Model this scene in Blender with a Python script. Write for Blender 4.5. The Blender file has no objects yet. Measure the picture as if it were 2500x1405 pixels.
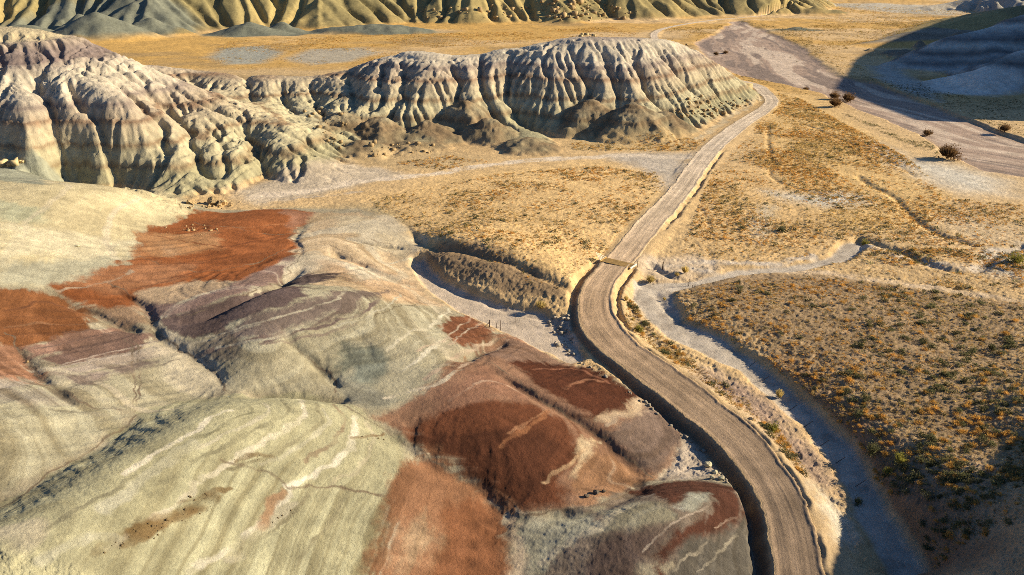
import bpy, math, random
import numpy as np
C = bpy.context.scene.collection
RES = 1.0
# ------------------------------------------------------------ camera, sky, sun
F_PX = 1750.0; PITCH = math.atan((702.5 + 80) / F_PX); HC = 46.0
cam = bpy.data.cameras.new('camera'); co = bpy.data.objects.new('camera', cam); C.objects.link(co)
cam.sensor_width = 36; cam.lens = 36 * F_PX / 2500; cam.clip_start = 0.5; cam.clip_end = 9000
co.location = (0, 0, HC); co.rotation_euler = (math.pi / 2 - PITCH, 0, 0)
bpy.context.scene.camera = co
SUN_EL, SUN_AZ = math.radians(22), math.radians(8)      # azimuth measured from +x towards +y
w = bpy.data.worlds.new('World'); bpy.context.scene.world = w; w.use_nodes = True
nt = w.node_tree; bg = nt.nodes['Background']; sky = nt.nodes.new('ShaderNodeTexSky')
sky.sky_type = 'NISHITA'; sky.sun_disc = False; sky.sun_elevation = SUN_EL; sky.sun_rotation = math.pi / 2 - SUN_AZ
mx = nt.nodes.new('ShaderNodeMix'); mx.data_type = 'RGBA'; mx.blend_type = 'MULTIPLY'; mx.inputs[0].default_value = 1; mx.inputs[7].default_value = (.54, .78, 1.12, 1)
nt.links.new(sky.outputs[0], mx.inputs[6]); nt.links.new(mx.outputs[2], bg.inputs[0]); bg.inputs[1].default_value = 0.05
sl = bpy.data.lights.new('sun', 'SUN'); sl.energy = 5.0; sl.angle = math.radians(0.5); sl.color = (1.0, 0.83, 0.58)
so = bpy.data.objects.new('sun', sl); C.objects.link(so)
so.rotation_euler = (math.pi / 2 - SUN_EL, 0, math.pi / 2 + SUN_AZ); so.location = (200, 30, 120)
vs = bpy.context.scene.view_settings; vs.view_transform = 'Standard'; vs.look = 'None'; vs.exposure = 0.95; vs.gamma = 1
bpy.context.scene.cycles.max_bounces = 4; bpy.context.scene.cycles.filter_width = 0.9; bpy.context.scene.cycles.use_denoising = False

# ------------------------------------------------------------ helpers
rng = np.random.default_rng(7); random.seed(7)
def ray(px, py):
    cx = (np.asarray(px, float) - 1250) / F_PX; cy = (702.5 - np.asarray(py, float)) / F_PX
    return np.stack([cx, math.cos(PITCH) + cy * math.sin(PITCH), -math.sin(PITCH) + cy * math.cos(PITCH)], -1)
def at(px, py, z=0.0):
    d = ray(px, py); t = (np.asarray(z, float) - HC) / d[..., 2]; return d[..., 0] * t, d[..., 1] * t
def hash2(i, j, s):
    h = (i * 374761393 + j * 668265263 + s * 1442695041).astype(np.int64)
    h = (h ^ (h >> 13)) * 1274126177; h = h ^ (h >> 16)
    return (h & 0xFFFFFF).astype(np.float32) / 0xFFFFFF
def vnoise(x, y, s=0):
    x = np.asarray(x, np.float64); y = np.asarray(y, np.float64)
    i = np.floor(x).astype(np.int64); j = np.floor(y).astype(np.int64)
    u = (x - i).astype(np.float32); v = (y - j).astype(np.float32)
    u = u * u * u * (u * (u * 6 - 15) + 10); v = v * v * v * (v * (v * 6 - 15) + 10)
    a = hash2(i, j, s); b = hash2(i + 1, j, s); c = hash2(i, j + 1, s); d = hash2(i + 1, j + 1, s)
    return (a + (b - a) * u) * (1 - v) + (c + (d - c) * u) * v - 0.5      # -0.5..0.5
def fbm(x, y, o=4, s=0, g=0.5):
    r = 0; a = 1.0
    for k in range(o):
        r = r + a * vnoise(x * 2 ** k + 17.3 * k, y * 2 ** k - 9.1 * k, s + k); a *= g
    return r
def sstep(a, b, x):
    t = np.clip((x - a) / (b - a), 0, 1); return t * t * (3 - 2 * t)
def seg_dist(x, y, P, closed=False):
    """distance to a polyline, plus arc length, side (+ left of travel) and the segment parameter"""
    P = np.asarray(P, float); Q = np.vstack([P, P[:1]]) if closed else P
    best = np.full(x.shape, 1e9); arc = np.zeros(x.shape); side = np.ones(x.shape); idx = np.zeros(x.shape)
    acc = 0.0
    for k in range(len(Q) - 1):
        a, b = Q[k, :2], Q[k + 1, :2]; d = b - a; L = math.hypot(*d)
        if L < 1e-6: continue
        t = np.clip(((x - a[0]) * d[0] + (y - a[1]) * d[1]) / L ** 2, 0, 1)
        dx = x - a[0] - t * d[0]; dy = y - a[1] - t * d[1]; dd = np.hypot(dx, dy)
        m = dd < best
        best = np.where(m, dd, best); arc = np.where(m, acc + t * L, arc); idx = np.where(m, k + t, idx)
        side = np.where(m, np.where(d[0] * dy - d[1] * dx > 0, 1.0, -1.0), side)
        acc += L
    return best, arc, side, idx
def inside(x, y, P):
    P = np.asarray(P, float); r = np.zeros(x.shape, bool); n = len(P)
    for k in range(n):
        x1, y1 = P[k, :2]; x2, y2 = P[(k + 1) % n, :2]
        if y1 == y2: continue
        r ^= ((y1 > y) != (y2 > y)) & (x < (x2 - x1) * (y - y1) / (y2 - y1) + x1)
    return r
def sdf(x, y, P):                                     # negative inside
    d = seg_dist(x, y, P, True)[0]; return np.where(inside(x, y, P), -d, d)
def smooth_line(P, n=6):                              # Catmull-Rom through the points
    P = np.asarray(P, float); Q = np.vstack([2 * P[0] - P[1], P, 2 * P[-1] - P[-2]]); out = []
    for k in range(1, len(Q) - 2):
        for t in np.linspace(0, 1, n, endpoint=False):
            a, b, c, d = Q[k - 1], Q[k], Q[k + 1], Q[k + 2]
            out.append(.5 * (2 * b + (c - a) * t + (2 * a - 5 * b + 4 * c - d) * t * t + (3 * b - a - 3 * c + d) * t ** 3))
    return np.array(out + [P[-1]])
class Grid:
    def __init__(s, x0, x1, y0, y1, h):
        s.x0, s.y0, s.h = x0, y0, h; s.nx = int((x1 - x0) / h) + 1; s.ny = int((y1 - y0) / h) + 1
        s.X, s.Y = np.meshgrid(x0 + h * np.arange(s.nx), y0 + h * np.arange(s.ny)); s.X = s.X.astype(float)
    def bil(s, A, x, y):
        u = np.clip((x - s.x0) / s.h, 0, A.shape[1] - 1.001); v = np.clip((y - s.y0) / s.h, 0, A.shape[0] - 1.001)
        i = u.astype(np.int32); j = v.astype(np.int32); u = u - i; v = v - j
        return (A[j, i] * (1 - u) + A[j, i + 1] * u) * (1 - v) + (A[j + 1, i] * (1 - u) + A[j + 1, i + 1] * u) * v
    def cub(s, A, x, y):                              # smooth (B-spline) sampling
        u = np.clip((x - s.x0) / s.h, 1, s.nx - 2.001); v = np.clip((y - s.y0) / s.h, 1, s.ny - 2.001)
        i = u.astype(np.int32); j = v.astype(np.int32); u = u - i; v = v - j
        def wt(t): return ((1 - t) ** 3 / 6, (3 * t ** 3 - 6 * t * t + 4) / 6, (-3 * t ** 3 + 3 * t * t + 3 * t + 1) / 6, t ** 3 / 6)
        wu, wv = wt(u), wt(v); r = 0
        for b in range(4):
            q = 0
            for a in range(4): q = q + wu[a] * A[j + b - 1, np.minimum(i + a - 1, s.nx - 1)]
            r = r + wv[b] * q
        return r
def blur(A, n=1):
    for _ in range(n):
        B = np.pad(A, 1, mode='edge')
        A = (B[1:-1, 1:-1] * 4 + (B[:-2, 1:-1] + B[2:, 1:-1] + B[1:-1, :-2] + B[1:-1, 2:]) * 2 + B[:-2, :-2] + B[2:, 2:] + B[:-2, 2:] + B[2:, :-2]) / 16
    return A

# ------------------------------------------------------------ terrain control heights: sighted point (x, y of the survey view) and height
CT = [
 # front pale green spur
 (100,1250,14),(300,1120,12.5),(450,1020,11),(560,978,10),(700,975,8.6),(825,992,6.6),(950,1066,4.6),(1100,1165,2.6),(1240,1258,1),
 (880,1200,4.8),(700,1200,7),(500,1250,9.5),(300,1330,11.6),(900,1380,3.8),(700,1380,6),(1100,1300,2.4),(1200,1380,1.4),(100,1400,13),(500,1400,8.2),
 (330,1015,8.3),(200,1110,9.3),(0,1235,11),(0,1000,11.5),(150,1020,10),(280,1000,8.8),(0,1100,12.3),
 # purple and green hill
 (385,790,6),(500,757,7),(640,708,7.5),(760,706,7),(850,714,6.2),(950,742,4.5),(1050,790,2.5),(1090,770,1.4),(450,860,5.8),(505,900,5.6),(545,945,5.3),(380,820,6.0),(365,775,5.9),(820,930,4.9),(765,880,5.4),
 (600,800,7.5),(700,850,6.7),(600,900,6.5),(950,850,5),(900,800,5.7),(1050,880,4),(850,900,4.2),(700,950,5.3),(950,1000,4.3),(480,830,6.2),
 # dark red hill
 (1090,880,4),(1200,850,2.2),(1290,850,.8),(1400,900,.4),(1560,965,.4),(1640,1030,.2),(1100,950,5),(1250,960,3.9),(1200,1050,4.3),(1350,1050,3),
 (1300,1150,2.6),(1450,1130,1.4),(1400,1200,1.2),(1540,1190,.3),(1250,1230,1.4),(1350,950,2.7),(1450,1000,2.1),(1550,1020,1.4),(1600,1090,.7),(1500,940,1.2),
 # small dark hill by the road
 (1290,1290,1.8),(1400,1245,2.4),(1500,1222,2.9),(1650,1196,3.2),(1760,1204,2.9),(1810,1245,2),(1500,1320,3.3),(1700,1290,3.4),(1600,1380,3.6),(1790,1340,1.9),(1852,1340,.3),(1400,1380,2.6),(1862,1400,.2),
 # red lobes, left slopes
 (480,520,1.5),(700,518,1),(600,540,2.2),(740,560,.8),(600,610,2.6),(400,600,4),(300,660,5.5),(200,720,6.5),(100,760,7.5),(0,800,8.5),(450,690,4.6),
 (200,850,7),(400,870,6),(500,920,5.5),(300,930,7.5),(100,870,8),
 (0,450,11),(0,600,10.5),(0,690,9.5),(200,460,9.5),(350,466,6),(430,496,3.5),(470,518,1.8),(300,560,5),(150,520,9),(300,600,5),(150,650,7.5),(380,530,3.2),(30,408,9),
 # pale lobes and gully wash
 (800,560,1.6),(900,540,1.2),(1000,600,1.0),(850,620,3),(950,650,2),(780,660,3.5),(1000,690,1.2),(900,690,3.6),(1060,740,1),
 (1015,655,-.4),(1100,710,-.4),(1200,750,-.3),(1300,790,-.3),(1380,850,-.4),
 (1060,600,2.6),(1200,640,2.8),(1350,690,2.4),(1150,690,.9),(1300,735,.5),(1000,500,1.2),(1300,450,.8),(1500,500,.6),(1100,560,2),(1400,600,1.4),(1450,650,1),
 # big pale hill on the left
 (0,76,31),(130,78,30),(200,95,28.5),(350,160,21.5),(450,215,16.5),(540,262,13),(650,300,9.5),(750,345,5.5),(800,380,2),(860,402,.3),
 (0,440,3),(180,447,.8),(300,454,.8),(430,488,.8),(480,495,.3),(640,447,.3),(780,445,.3),(600,470,0),(720,460,0),
 (90,290,15),(230,265,16.5),(310,310,12.5),(400,290,13),(530,280,11),(620,330,6.5),(60,180,23),(200,180,22),(300,210,19),(390,250,14.5),(430,400,5.5),(700,395,3.5),(560,400,4.2),(230,370,8),(60,340,11.5),(340,370,7.5),
 # ridge with the fluted face
 (360,160,15.5),(480,170,14.5),(620,182,13.5),(720,188,12.5),(800,182,12.5),(880,160,15),(1000,127,19.5),(1090,135,18.5),(1200,125,20),(1320,105,22.5),(1420,90,24.5),(1560,95,23.5),(1650,100,22),(1720,133,16.5),(1790,180,8.5),(1830,210,4),(1860,235,.4),
 (900,390,0),(1040,375,0),(1190,370,0),(1400,340,0),(1500,332,0),(1650,330,0),(1760,292,0),(1820,260,.2),
 (830,280,6.5),(900,300,4.5),(1000,320,2.5),(1080,285,5),(1120,255,8),(1440,250,8),(1500,260,7),(1570,255,7.5),(1650,290,3),(1350,310,3.5),(750,300,6),(640,250,8.5),(1000,230,11),(1250,200,13),(1690,230,7.5),(1740,240,5),(1250,300,3),
 # valley floor
 (1300,390,0),(1100,430,0),(950,470,.1),(1600,420,0),(1750,420,0),(1850,350,0),(1950,300,0),(2100,400,0),(2300,330,0),(2450,460,0),(2480,400,0),(2200,520,.3),(2450,600,.4),(2000,480,.2),(1800,520,.2),(1900,600,.1),(1650,560,.2),
 (2050,560,.5),(2250,620,.5),(2100,630,.2),(2450,700,.7),(1720,640,0),(1600,650,0),(1650,690,-.2),(1580,740,-.2),(1480,700,.3),(1450,780,.3),(1560,850,.3),(1640,800,-.2),(1750,850,-.2),(1640,920,.4),(1750,1000,.5),(1850,1080,.5),(1950,1180,.5),(2000,1300,.6),(1950,1050,-.3),(2050,1130,-.4),(1850,960,-.2),
 (2100,1220,-.4),(2180,1350,-.4),(2230,1400,-.4),(2050,1360,.5),(1800,1130,.5),(1900,1300,.6),(1950,1400,.6),(1690,1110,0),(1640,1160,.1),(1720,1160,0),
 # terrace and bank right of the small wash
 (1720,740,.9),(1800,760,1.2),(1950,880,1.1),(1850,800,.9),(2000,800,1.1),(2050,1000,1.3),(2150,1100,1.6),(2250,1250,2.6),(2330,1380,2.6),(2300,900,2.2),(2500,900,2.6),(2200,800,1.7),(2500,800,2),(2400,1050,3),(2300,1100,3),(2500,1100,4),(2420,1250,5.2),(2500,1250,7),(2480,1380,7.2),
]
CW = [(-200,60,26),(-150,60,20),(-110,70,15.5),(-70,40,17),(-100,30,20),(-40,20,16),(-200,120,22),(-150,130,14),(-120,110,12.5),(-200,170,24),(-190,210,34),(-150,200,33),(-170,240,22),(-130,228,20),(-110,236,12),(-140,270,2),
 (-200,330,0),(-100,330,0),(0,340,0),(80,330,0),(-124,283,0),(-86,276,0),(-52,290,0),(-20,290,0),(10,292,0),(44,296,0),(75,303,0),(100,310,0),(-160,310,0),(120,330,0),(140,300,0),
 (-80,222,8.5),(-60,226,7.5),(-95,228,10.5),(0,20,3),(25,30,.6),(45,28,7),(58,37,15),(63,46,17),(76,52,21),(66,60,11),(80,40,22),(120,60,6),(110,100,3),(70,75,4.5),(160,120,1.5),(200,200,.5),(160,160,.5),(200,60,5),(100,20,8),(200,280,0),(150,220,0),(180,330,0),(160,340,0)]
pts = np.array([(*at(a, b, z), z) for a, b, z in CT] + CW, float)
cshape = 2.0 + 0.03 * pts[:, 1]
def rbf_fit(P, c):
    n = len(P); D2 = (P[:, None, 0] - P[None, :, 0]) ** 2 + (P[:, None, 1] - P[None, :, 1]) ** 2
    A = np.zeros((n + 1, n + 1)); A[:n, :n] = np.sqrt(D2 + c[None, :] ** 2) - np.diag(np.full(n, .04) * c)
    A[:n, n] = 1; A[n, :n] = 1
    return np.linalg.lstsq(A, np.append(P[:, 2], 0), rcond=1e-9)[0]
wts = rbf_fit(pts, cshape)
G0 = Grid(-212, 212, 16, 352, 2.0)
Z0 = np.full(G0.X.shape, wts[-1])
for k in range(len(pts)): Z0 += wts[k] * np.sqrt((G0.X - pts[k, 0]) ** 2 + (G0.Y - pts[k, 1]) ** 2 + cshape[k] ** 2)
G1 = Grid(-208, 208, 20, 348, 0.4)
Z = G0.bil(blur(Z0), G1.X, G1.Y); Z = blur(Z, 6)
def march(G, A, px, py):                              # where a sight line meets the surface
    d = ray(px, py); t = np.linspace(25, 520, 2400)
    X = d[0] * t; Y = d[1] * t; z = HC + d[2] * t
    ok = (X > G.x0) & (X < G.x0 + G.h * (G.nx - 1)) & (Y > G.y0) & (Y < G.y0 + G.h * (G.ny - 1))
    h = np.where(ok, G.bil(A, X, Y), 0.0); b = np.nonzero((z <= h) & (Y > 20))[0]
    k = b[0] if len(b) else len(t) - 1
    return X[k], Y[k]
def ground_pts(L, A=None): return np.array([march(G1, Z if A is None else A, a, b) for a, b in L])

# gullies cut between the lobes: survey polyline, depth, width
GUL = [
 ([(0,812),(30,835),(60,880),(120,935),(180,975),(245,995),(300,1003)],1.0,2.2),
 ([(115,710),(165,740),(235,765),(300,800),(370,810)],.8,2.0),
 ([(240,680),(320,725),(360,760),(370,790),(385,820),(450,860),(505,900),(555,953)],1.2,2.2),
 ([(695,795),(710,835),(765,880),(820,930),(822,960)],.9,1.8),
 ([(735,640),(712,668),(648,698),(532,748),(452,776),(387,786)],.9,2.0),
 ([(775,530),(735,560),(720,585),(735,605),(735,640)],.5,1.6),
 ([(480,545),(600,560),(700,570),(735,560)],.4,1.8),
 ([(330,625),(420,650),(560,660),(640,640),(720,600)],.4,1.8),
 ([(1170,880),(1300,960),(1430,1040),(1520,1110),(1590,1165)],.8,1.6),
 ([(845,990),(930,1045),(1060,1125),(1160,1190),(1275,1262)],.9,1.6),
 ([(1280,1262),(1360,1250),(1440,1240),(1540,1205),(1600,1175)],.9,1.4),
 ([(700,1190),(660,1160),(560,1130),(540,1120)],.25,1.2),([(700,1190),(800,1190),(940,1215),(960,1230)],.25,1.2),
 ([(1040,600),(960,605),(880,590),(800,575)],.8,1.4),([(1075,745),(980,720),(880,690),(790,672)],.8,1.4),
 ([(340,1012),(200,1112),(90,1180),(0,1240)],.5,2.2),
 ([(1060,705),(1000,690),(880,640),(800,600)],.9,1.6),
 ([(1235,820),(1180,850),(1100,880)],.3,1.4),
 ([(570,956),(640,956),(720,957),(815,966)],1.1,1.6),
 # big pale hill
 ([(0,290),(20,330),(50,370),(90,415)],2.2,3.5),([(60,150),(95,190),(112,270),(140,345),(165,410),(178,440)],3.2,4.5),
 ([(150,175),(200,230),(250,310),(268,370),(272,445)],2.6,4),([(280,190),(340,240),(370,270),(400,320),(405,352)],1.6,3),
 ([(350,200),(420,260),(450,290),(468,330),(490,385),(510,415)],2.2,3.6),([(520,280),(535,330),(545,385),(545,430)],1.2,2.5),
 ([(560,272),(600,295),(625,345),(638,395),(645,442)],2.2,3.4),
 ([(445,225),(560,270),(680,310),(760,350)],.8,3),
 # fluted ridge
 ([(1240,125),(1240,160),(1245,220),(1290,280),(1360,318)],3.2,5),([(1100,140),(1120,200),(1100,250),(1060,300)],2.2,4),
 ([(985,140),(985,200),(960,255),(930,300)],2.2,4),([(930,150),(935,220),(905,265)],1.5,3),([(1170,130),(1175,200),(1215,265),(1250,310)],2,4),
 ([(1395,110),(1415,160),(1435,200),(1405,255),(1370,310)],2.4,3.6),([(1470,110),(1490,160),(1515,230),(1500,270)],2,3.2),
 ([(1540,110),(1565,165),(1590,225),(1625,250)],2.2,3.2),([(1600,110),(1650,165),(1685,205)],2,3),([(1660,112),(1715,165),(1755,225)],1.8,2.8),
 ([(760,190),(772,250),(790,280)],1.4,3),([(680,192),(725,270)],1.3,3),([(850,172),(862,235),(850,265)],1.5,3),([(560,178),(620,240)],1.2,3),([(450,172),(500,215)],1,3),
 ([(1060,300),(1080,340),(1180,365)],1.5,3),([(870,310),(960,360),(1060,372)],1,3),
 # mound and field banks
 ([(985,545),(1060,590),(1180,620),(1260,640),(1330,672),(1400,700)],1.3,1.4),
]
CUT = np.zeros_like(Z)
for kk, (L, dep, wid) in enumerate(GUL):
    deep = {4: (1.3, 1.7), 9: (.85, 1.4), 10: (.7, 1.1), 16: (.9, 1.8), 17: (1.1, 1.6), 8: (.8, .9), 1: (.6, .9), 0: (.6, .9), 3: (.7, .9)}
    if kk in deep: dep, wid = deep[kk]
    elif kk < 17: dep, wid = dep * .42, max(.45, wid * .3)
    elif kk < len(GUL) - 1: wid *= .85; dep *= 1.3
    P = smooth_line(ground_pts(L), 5)
    P[:, 0] += 1.0 * vnoise(P[:, 0] * .25, P[:, 1] * .25, 3) * min(wid, 2); P[:, 1] += 1.0 * vnoise(P[:, 0] * .25, P[:, 1] * .25, 4) * min(wid, 2)
    m = (G1.X > P[:, 0].min() - 5 * wid) & (G1.X < P[:, 0].max() + 5 * wid) & (G1.Y > P[:, 1].min() - 5 * wid) & (G1.Y < P[:, 1].max() + 5 * wid)
    d, arc, sd, _ = seg_dist(G1.X[m], G1.Y[m], P); tot = arc.max()
    taper = np.clip(arc / (.25 * tot), .15, 1)
    if kk < 18: taper = np.minimum(taper, np.clip((tot - arc) / (.2 * tot), .08, 1))
    CUT[m] = np.maximum(CUT[m], dep * taper * np.exp(-d / wid))
Z = Z - CUT
# zones
HILL_F = at(*np.array([(-400,420),(0,400),(60,398),(190,446),(350,456),(430,486),(480,512),(620,512),(770,512),(880,514),(960,540),(1042,592),(1005,640),(1020,685),(1090,745),(1225,810),(1290,842),(1400,888),(1560,958),(1655,1018),(1676,1060),(1640,1130),(1592,1166),(1700,1166),(1800,1186),(1840,1235),(1868,1300),(1872,1405),(1860,1700),(-900,1700)]).T, 0.4)
HILL_F = np.array(HILL_F).T
HILL_F[:5] = [(-240,130),(-100,150),(-92,146),(-78,134),(-62,130)]
ERO = []   # two kinds of rain: gentle on the front lobes, hard on the fluted faces
front = inside(G1.X, G1.Y, HILL_F)
def rain(Z, h, mask, n, steps, k, batches, seed, cap):
    r = np.random.default_rng(seed); tot = np.zeros_like(Z); ny, nx = Z.shape
    jj, ii = np.nonzero(mask)
    for b in range(batches):
        S = Z - tot
        S = blur(S, 1)
        gy, gx = np.gradient(S, h)
        q = r.integers(0, len(ii), n); x = ii[q] + r.random(n); y = jj[q] + r.random(n); vx = np.zeros(n); vy = np.zeros(n)
        acc = np.zeros(nx * ny)
        for s in range(steps):
            i = np.clip(x.astype(np.int32), 1, nx - 2); j = np.clip(y.astype(np.int32), 1, ny - 2)
            a = -gx[j, i]; c = -gy[j, i]; g = np.hypot(a, c) + 1e-6
            vx = .5 * vx + .5 * a / g; vy = .5 * vy + .5 * c / g; l = np.hypot(vx, vy) + 1e-6
            acc += np.bincount(j * nx + i, weights=k * np.clip(g, 0, 1) * (g > .12) * min(1, s / 6), minlength=nx * ny)
            x += vx / l; y += vy / l
            np.clip(x, 1, nx - 2, out=x); np.clip(y, 1, ny - 2, out=y)
        tot = np.minimum(tot + blur(acc.reshape(ny, nx), 1), cap)
    return tot
slope0 = np.hypot(*np.gradient(blur(Z, 2), 0.4))
big = ~front & (slope0 > .15) & (G1.Y > 135)
E1 = rain(Z + 2.0 * fbm(G1.X * .11, G1.Y * .11, 5, 40, .6), .4, big, 26000, 70, .026, 9, 1, .65)
E2 = rain(Z + .05 * fbm(G1.X * .6, G1.Y * .6, 3, 41), .4, front & (slope0 > .08), 22000, 60, .012, 6, 2, .16)
E1 *= sstep(.05, .3, blur(slope0, 3)); E2 *= sstep(.03, .15, blur(slope0, 3))
E5 = rain(Z - E1 + .25 * fbm(G1.X * 1.2, G1.Y * 1.2, 2, 42), .4, big, 60000, 26, .03, 8, 5, .55) * sstep(.1, .35, blur(slope0, 3))
FLOW = np.clip(E1 / 1.4 + E2 / .3 + E5 / .6, 0, 1)
Z = Z - E1 - E2 - E5
G3 = Grid(-62, 40, 24, 132, 0.2)
z3 = G1.cub(Z, G3.X, G3.Y); f3 = inside(G3.X, G3.Y, HILL_F); s3 = np.hypot(*np.gradient(blur(z3, 3), .2))
E4 = rain(z3 + .05 * fbm(G3.X * 1.6, G3.Y * 1.6, 3, 43), .2, f3 & (s3 > .06), 60000, 60, .004, 9, 6, .085) * sstep(.05, .2, blur(s3, 4)) * blur(f3.astype(float), 4)
E4 -= blur(E4, 40) * .6
CONE = np.zeros_like(Z); CM = np.zeros_like(Z)
for a, b, z_, r_ in [(1440,247,8.6,13),(1545,258,8.2,13),(1625,275,5.5,9),(1135,250,8.5,12),(1195,292,5.5,9),(830,277,7.2,11),(925,292,5.8,12),(1045,300,4.8,10),(775,300,5.6,8),(1290,338,2.8,8),(1010,345,2.2,8),(880,345,3,9)]:
    x_, y_ = at(a, b, z_); dx, dy = G1.X - x_, G1.Y - y_; an = np.arctan2(dy, dx); d_ = np.hypot(dx, dy) * (1 + .3 * vnoise(an * 2.2 + a, d_ * .1 if 0 else 0 * an, 44)) + 1.2 * fbm(G1.X * .35, G1.Y * .35, 3, 45)
    r_ = r_ * 1.2; h_ = z_ * 1.2 * np.clip(1 - np.sqrt(d_ ** 2 + 3) / r_, 0, 1) ** .9 ; CM = np.maximum(CM, 1 - sstep(.75, 1.15, d_ / r_)); CONE = np.maximum(CONE, h_)
CM *= sstep(-.8, .1, CONE - Z); Z = np.maximum(Z, CONE) + CM * .45 * fbm(G1.X * .5, G1.Y * .5, 4, 46)
CMR = blur(CM, 3)
LC = np.array([(*at(a, b, z), z) for a, b, z in [(-200,70,33),(0,76,31),(130,78,30),(200,95,28.5),(350,160,21.5),(450,215,16.5),(540,262,13),(650,300,9.5),(750,345,5.5),(800,380,2)]])[:, :2]
MC = np.array([(*at(a, b, z), z) for a, b, z in [(360,160,15.5),(620,182,13.5),(800,182,12.5),(880,160,15),(1000,127,19.5),(1200,125,20),(1320,105,22.5),(1420,90,24.5),(1650,100,22),(1720,133,16.5),(1790,180,8.5),(1860,235,.4)]])[:, :2]
dl, al, _, _ = seg_dist(G1.X, G1.Y, LC); dm, am, _, _ = seg_dist(G1.X, G1.Y, MC); useM = (dm < dl) & (G1.Y > 205)
RA = np.where(useM, am + 500, al); RDN = np.where(useM, dm, dl); RAMP = blur(((slope0 > .22) & big).astype(float), 5) * np.clip(1 - 1.2 * CMR if 'CMR' in globals() else 1, 0, 1)
# washes: floor level, edge width, survey outline
WASH = [
 (-.45, .35, [(1012,640),(1005,655),(1030,690),(1075,735),(1130,768),(1225,812),(1290,843),(1390,888),(1420,880),(1400,830),(1350,800),(1330,770),(1270,762),(1180,735),(1100,700),(1050,665),(1035,640)]),
 (-.45, .5, [(1545,697),(1550,735),(1580,780),(1640,830),(1720,868),(1800,905),(1890,985),(1975,1060),(2045,1150),(2080,1230),(2130,1320),(2185,1420),(2255,1420),(2195,1300),(2145,1230),(2112,1160),(2080,1100),(1990,1010),(1905,935),(1850,890),(1750,828),(1665,790),(1640,740),(1640,712),(1700,700),(1800,678),(1950,664),(2060,640),(2110,612),(2100,590),(2060,598),(2030,630),(1940,652),(1800,662),(1690,690)]),
]
MAIN = [(1772,53),(1785,58),(1750,80),(1700,108),(1715,135),(1760,160),(1800,185),(1880,200),(1950,215),(2000,228),(2080,262),(2150,290),(2250,330),(2300,370),(2400,420),(2540,440),(2540,355),(2500,345),(2380,300),(2260,250),(2150,208),(2050,187),(2000,155),(1950,112),(1860,72),(1825,56),(1805,51)]
WW = [(f, e, np.array(at(*np.array(P).T, f)).T) for f, e, P in WASH]
MAINW = np.array(at(*np.array(MAIN).T, -.4)).T
WSD = []
for f, e, P in WW:
    jig = .6 * fbm(G1.X * .35, G1.Y * .35, 3, 60)
    s = sdf(G1.X, G1.Y, P) + jig; WSD.append(s)
    floor = f + .12 * fbm(G1.X * .4, G1.Y * .4, 2, 61)
    k = 1 - sstep(-.1, e + .5, s); Z = Z * (1 - k) + np.minimum(Z, floor) * k
# road: survey left edge, right edge, row
RE = [(1900,2010,1470),(1892,2002,1400),(1875,1985,1300),(1832,1945,1200),(1755,1872,1100),(1642,1767,1000),(1515,1630,900),(1458,1560,850),(1418,1515,800),(1410,1494,750),(1432,1503,700),(1468,1545,650),(1512,1582,600),(1547,1622,550),(1600,1665,500),(1645,1700,450),(1680,1732,400),(1722,1778,350),(1790,1840,300),(1850,1888,265),(1868,1900,245),(1850,1884,226),(1815,1850,205)]
Ra = np.array([at(a, c, .4) for a, b, c in RE]); Rb = np.array([at(b, c, .4) for a, b, c in RE]); mid = (Ra + Rb) / 2
tang = np.gradient(mid, axis=0); tang /= np.hypot(*tang.T)[:, None]
RHW = np.abs((Rb - Ra)[:, 0] * tang[:, 1] - (Rb - Ra)[:, 1] * tang[:, 0]) / 2
RHW = np.clip(np.convolve(np.pad(RHW, 1, mode='edge'), [.25, .5, .25], 'valid'), 1.9, 2.9)
mid = np.vstack([mid, [(88, 345), (76, 372), (86, 420), (96, 470), (99, 520), (107, 570), (122, 615), (150, 665), (190, 720), (240, 770), (300, 830)]]); RHW = np.append(RHW, [2.6] * 11)
ROAD = smooth_line(np.column_stack([mid, RHW]), 7); RL = ROAD[:, :2]
G2 = Grid(-760, 1060, 240, 1620, 2.0)
def road_coords(X, Y):
    d, arc, sd, idx = seg_dist(X, Y, RL); hw = np.interp(idx, np.arange(len(ROAD)), ROAD[:, 2])
    return -d * sd, arc, hw                          # across: negative left, positive right
rx, rs, rhw = road_coords(G1.X, G1.Y)
zc = G1.bil(blur(Z, 30), RL[:, 0], RL[:, 1]); arcs = np.concatenate([[0], np.cumsum(np.hypot(*np.diff(RL, axis=0).T))])
yr = RL[:, 1]
zroad = np.where(yr < 348, np.clip(np.convolve(np.pad(zc, 10, mode='edge'), np.ones(21) / 21, 'valid'), 0, .5), 0.0) + .25 + .40 * (1 - sstep(104, 118, yr))
ZR1 = np.interp(rs, arcs, zroad)
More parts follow.
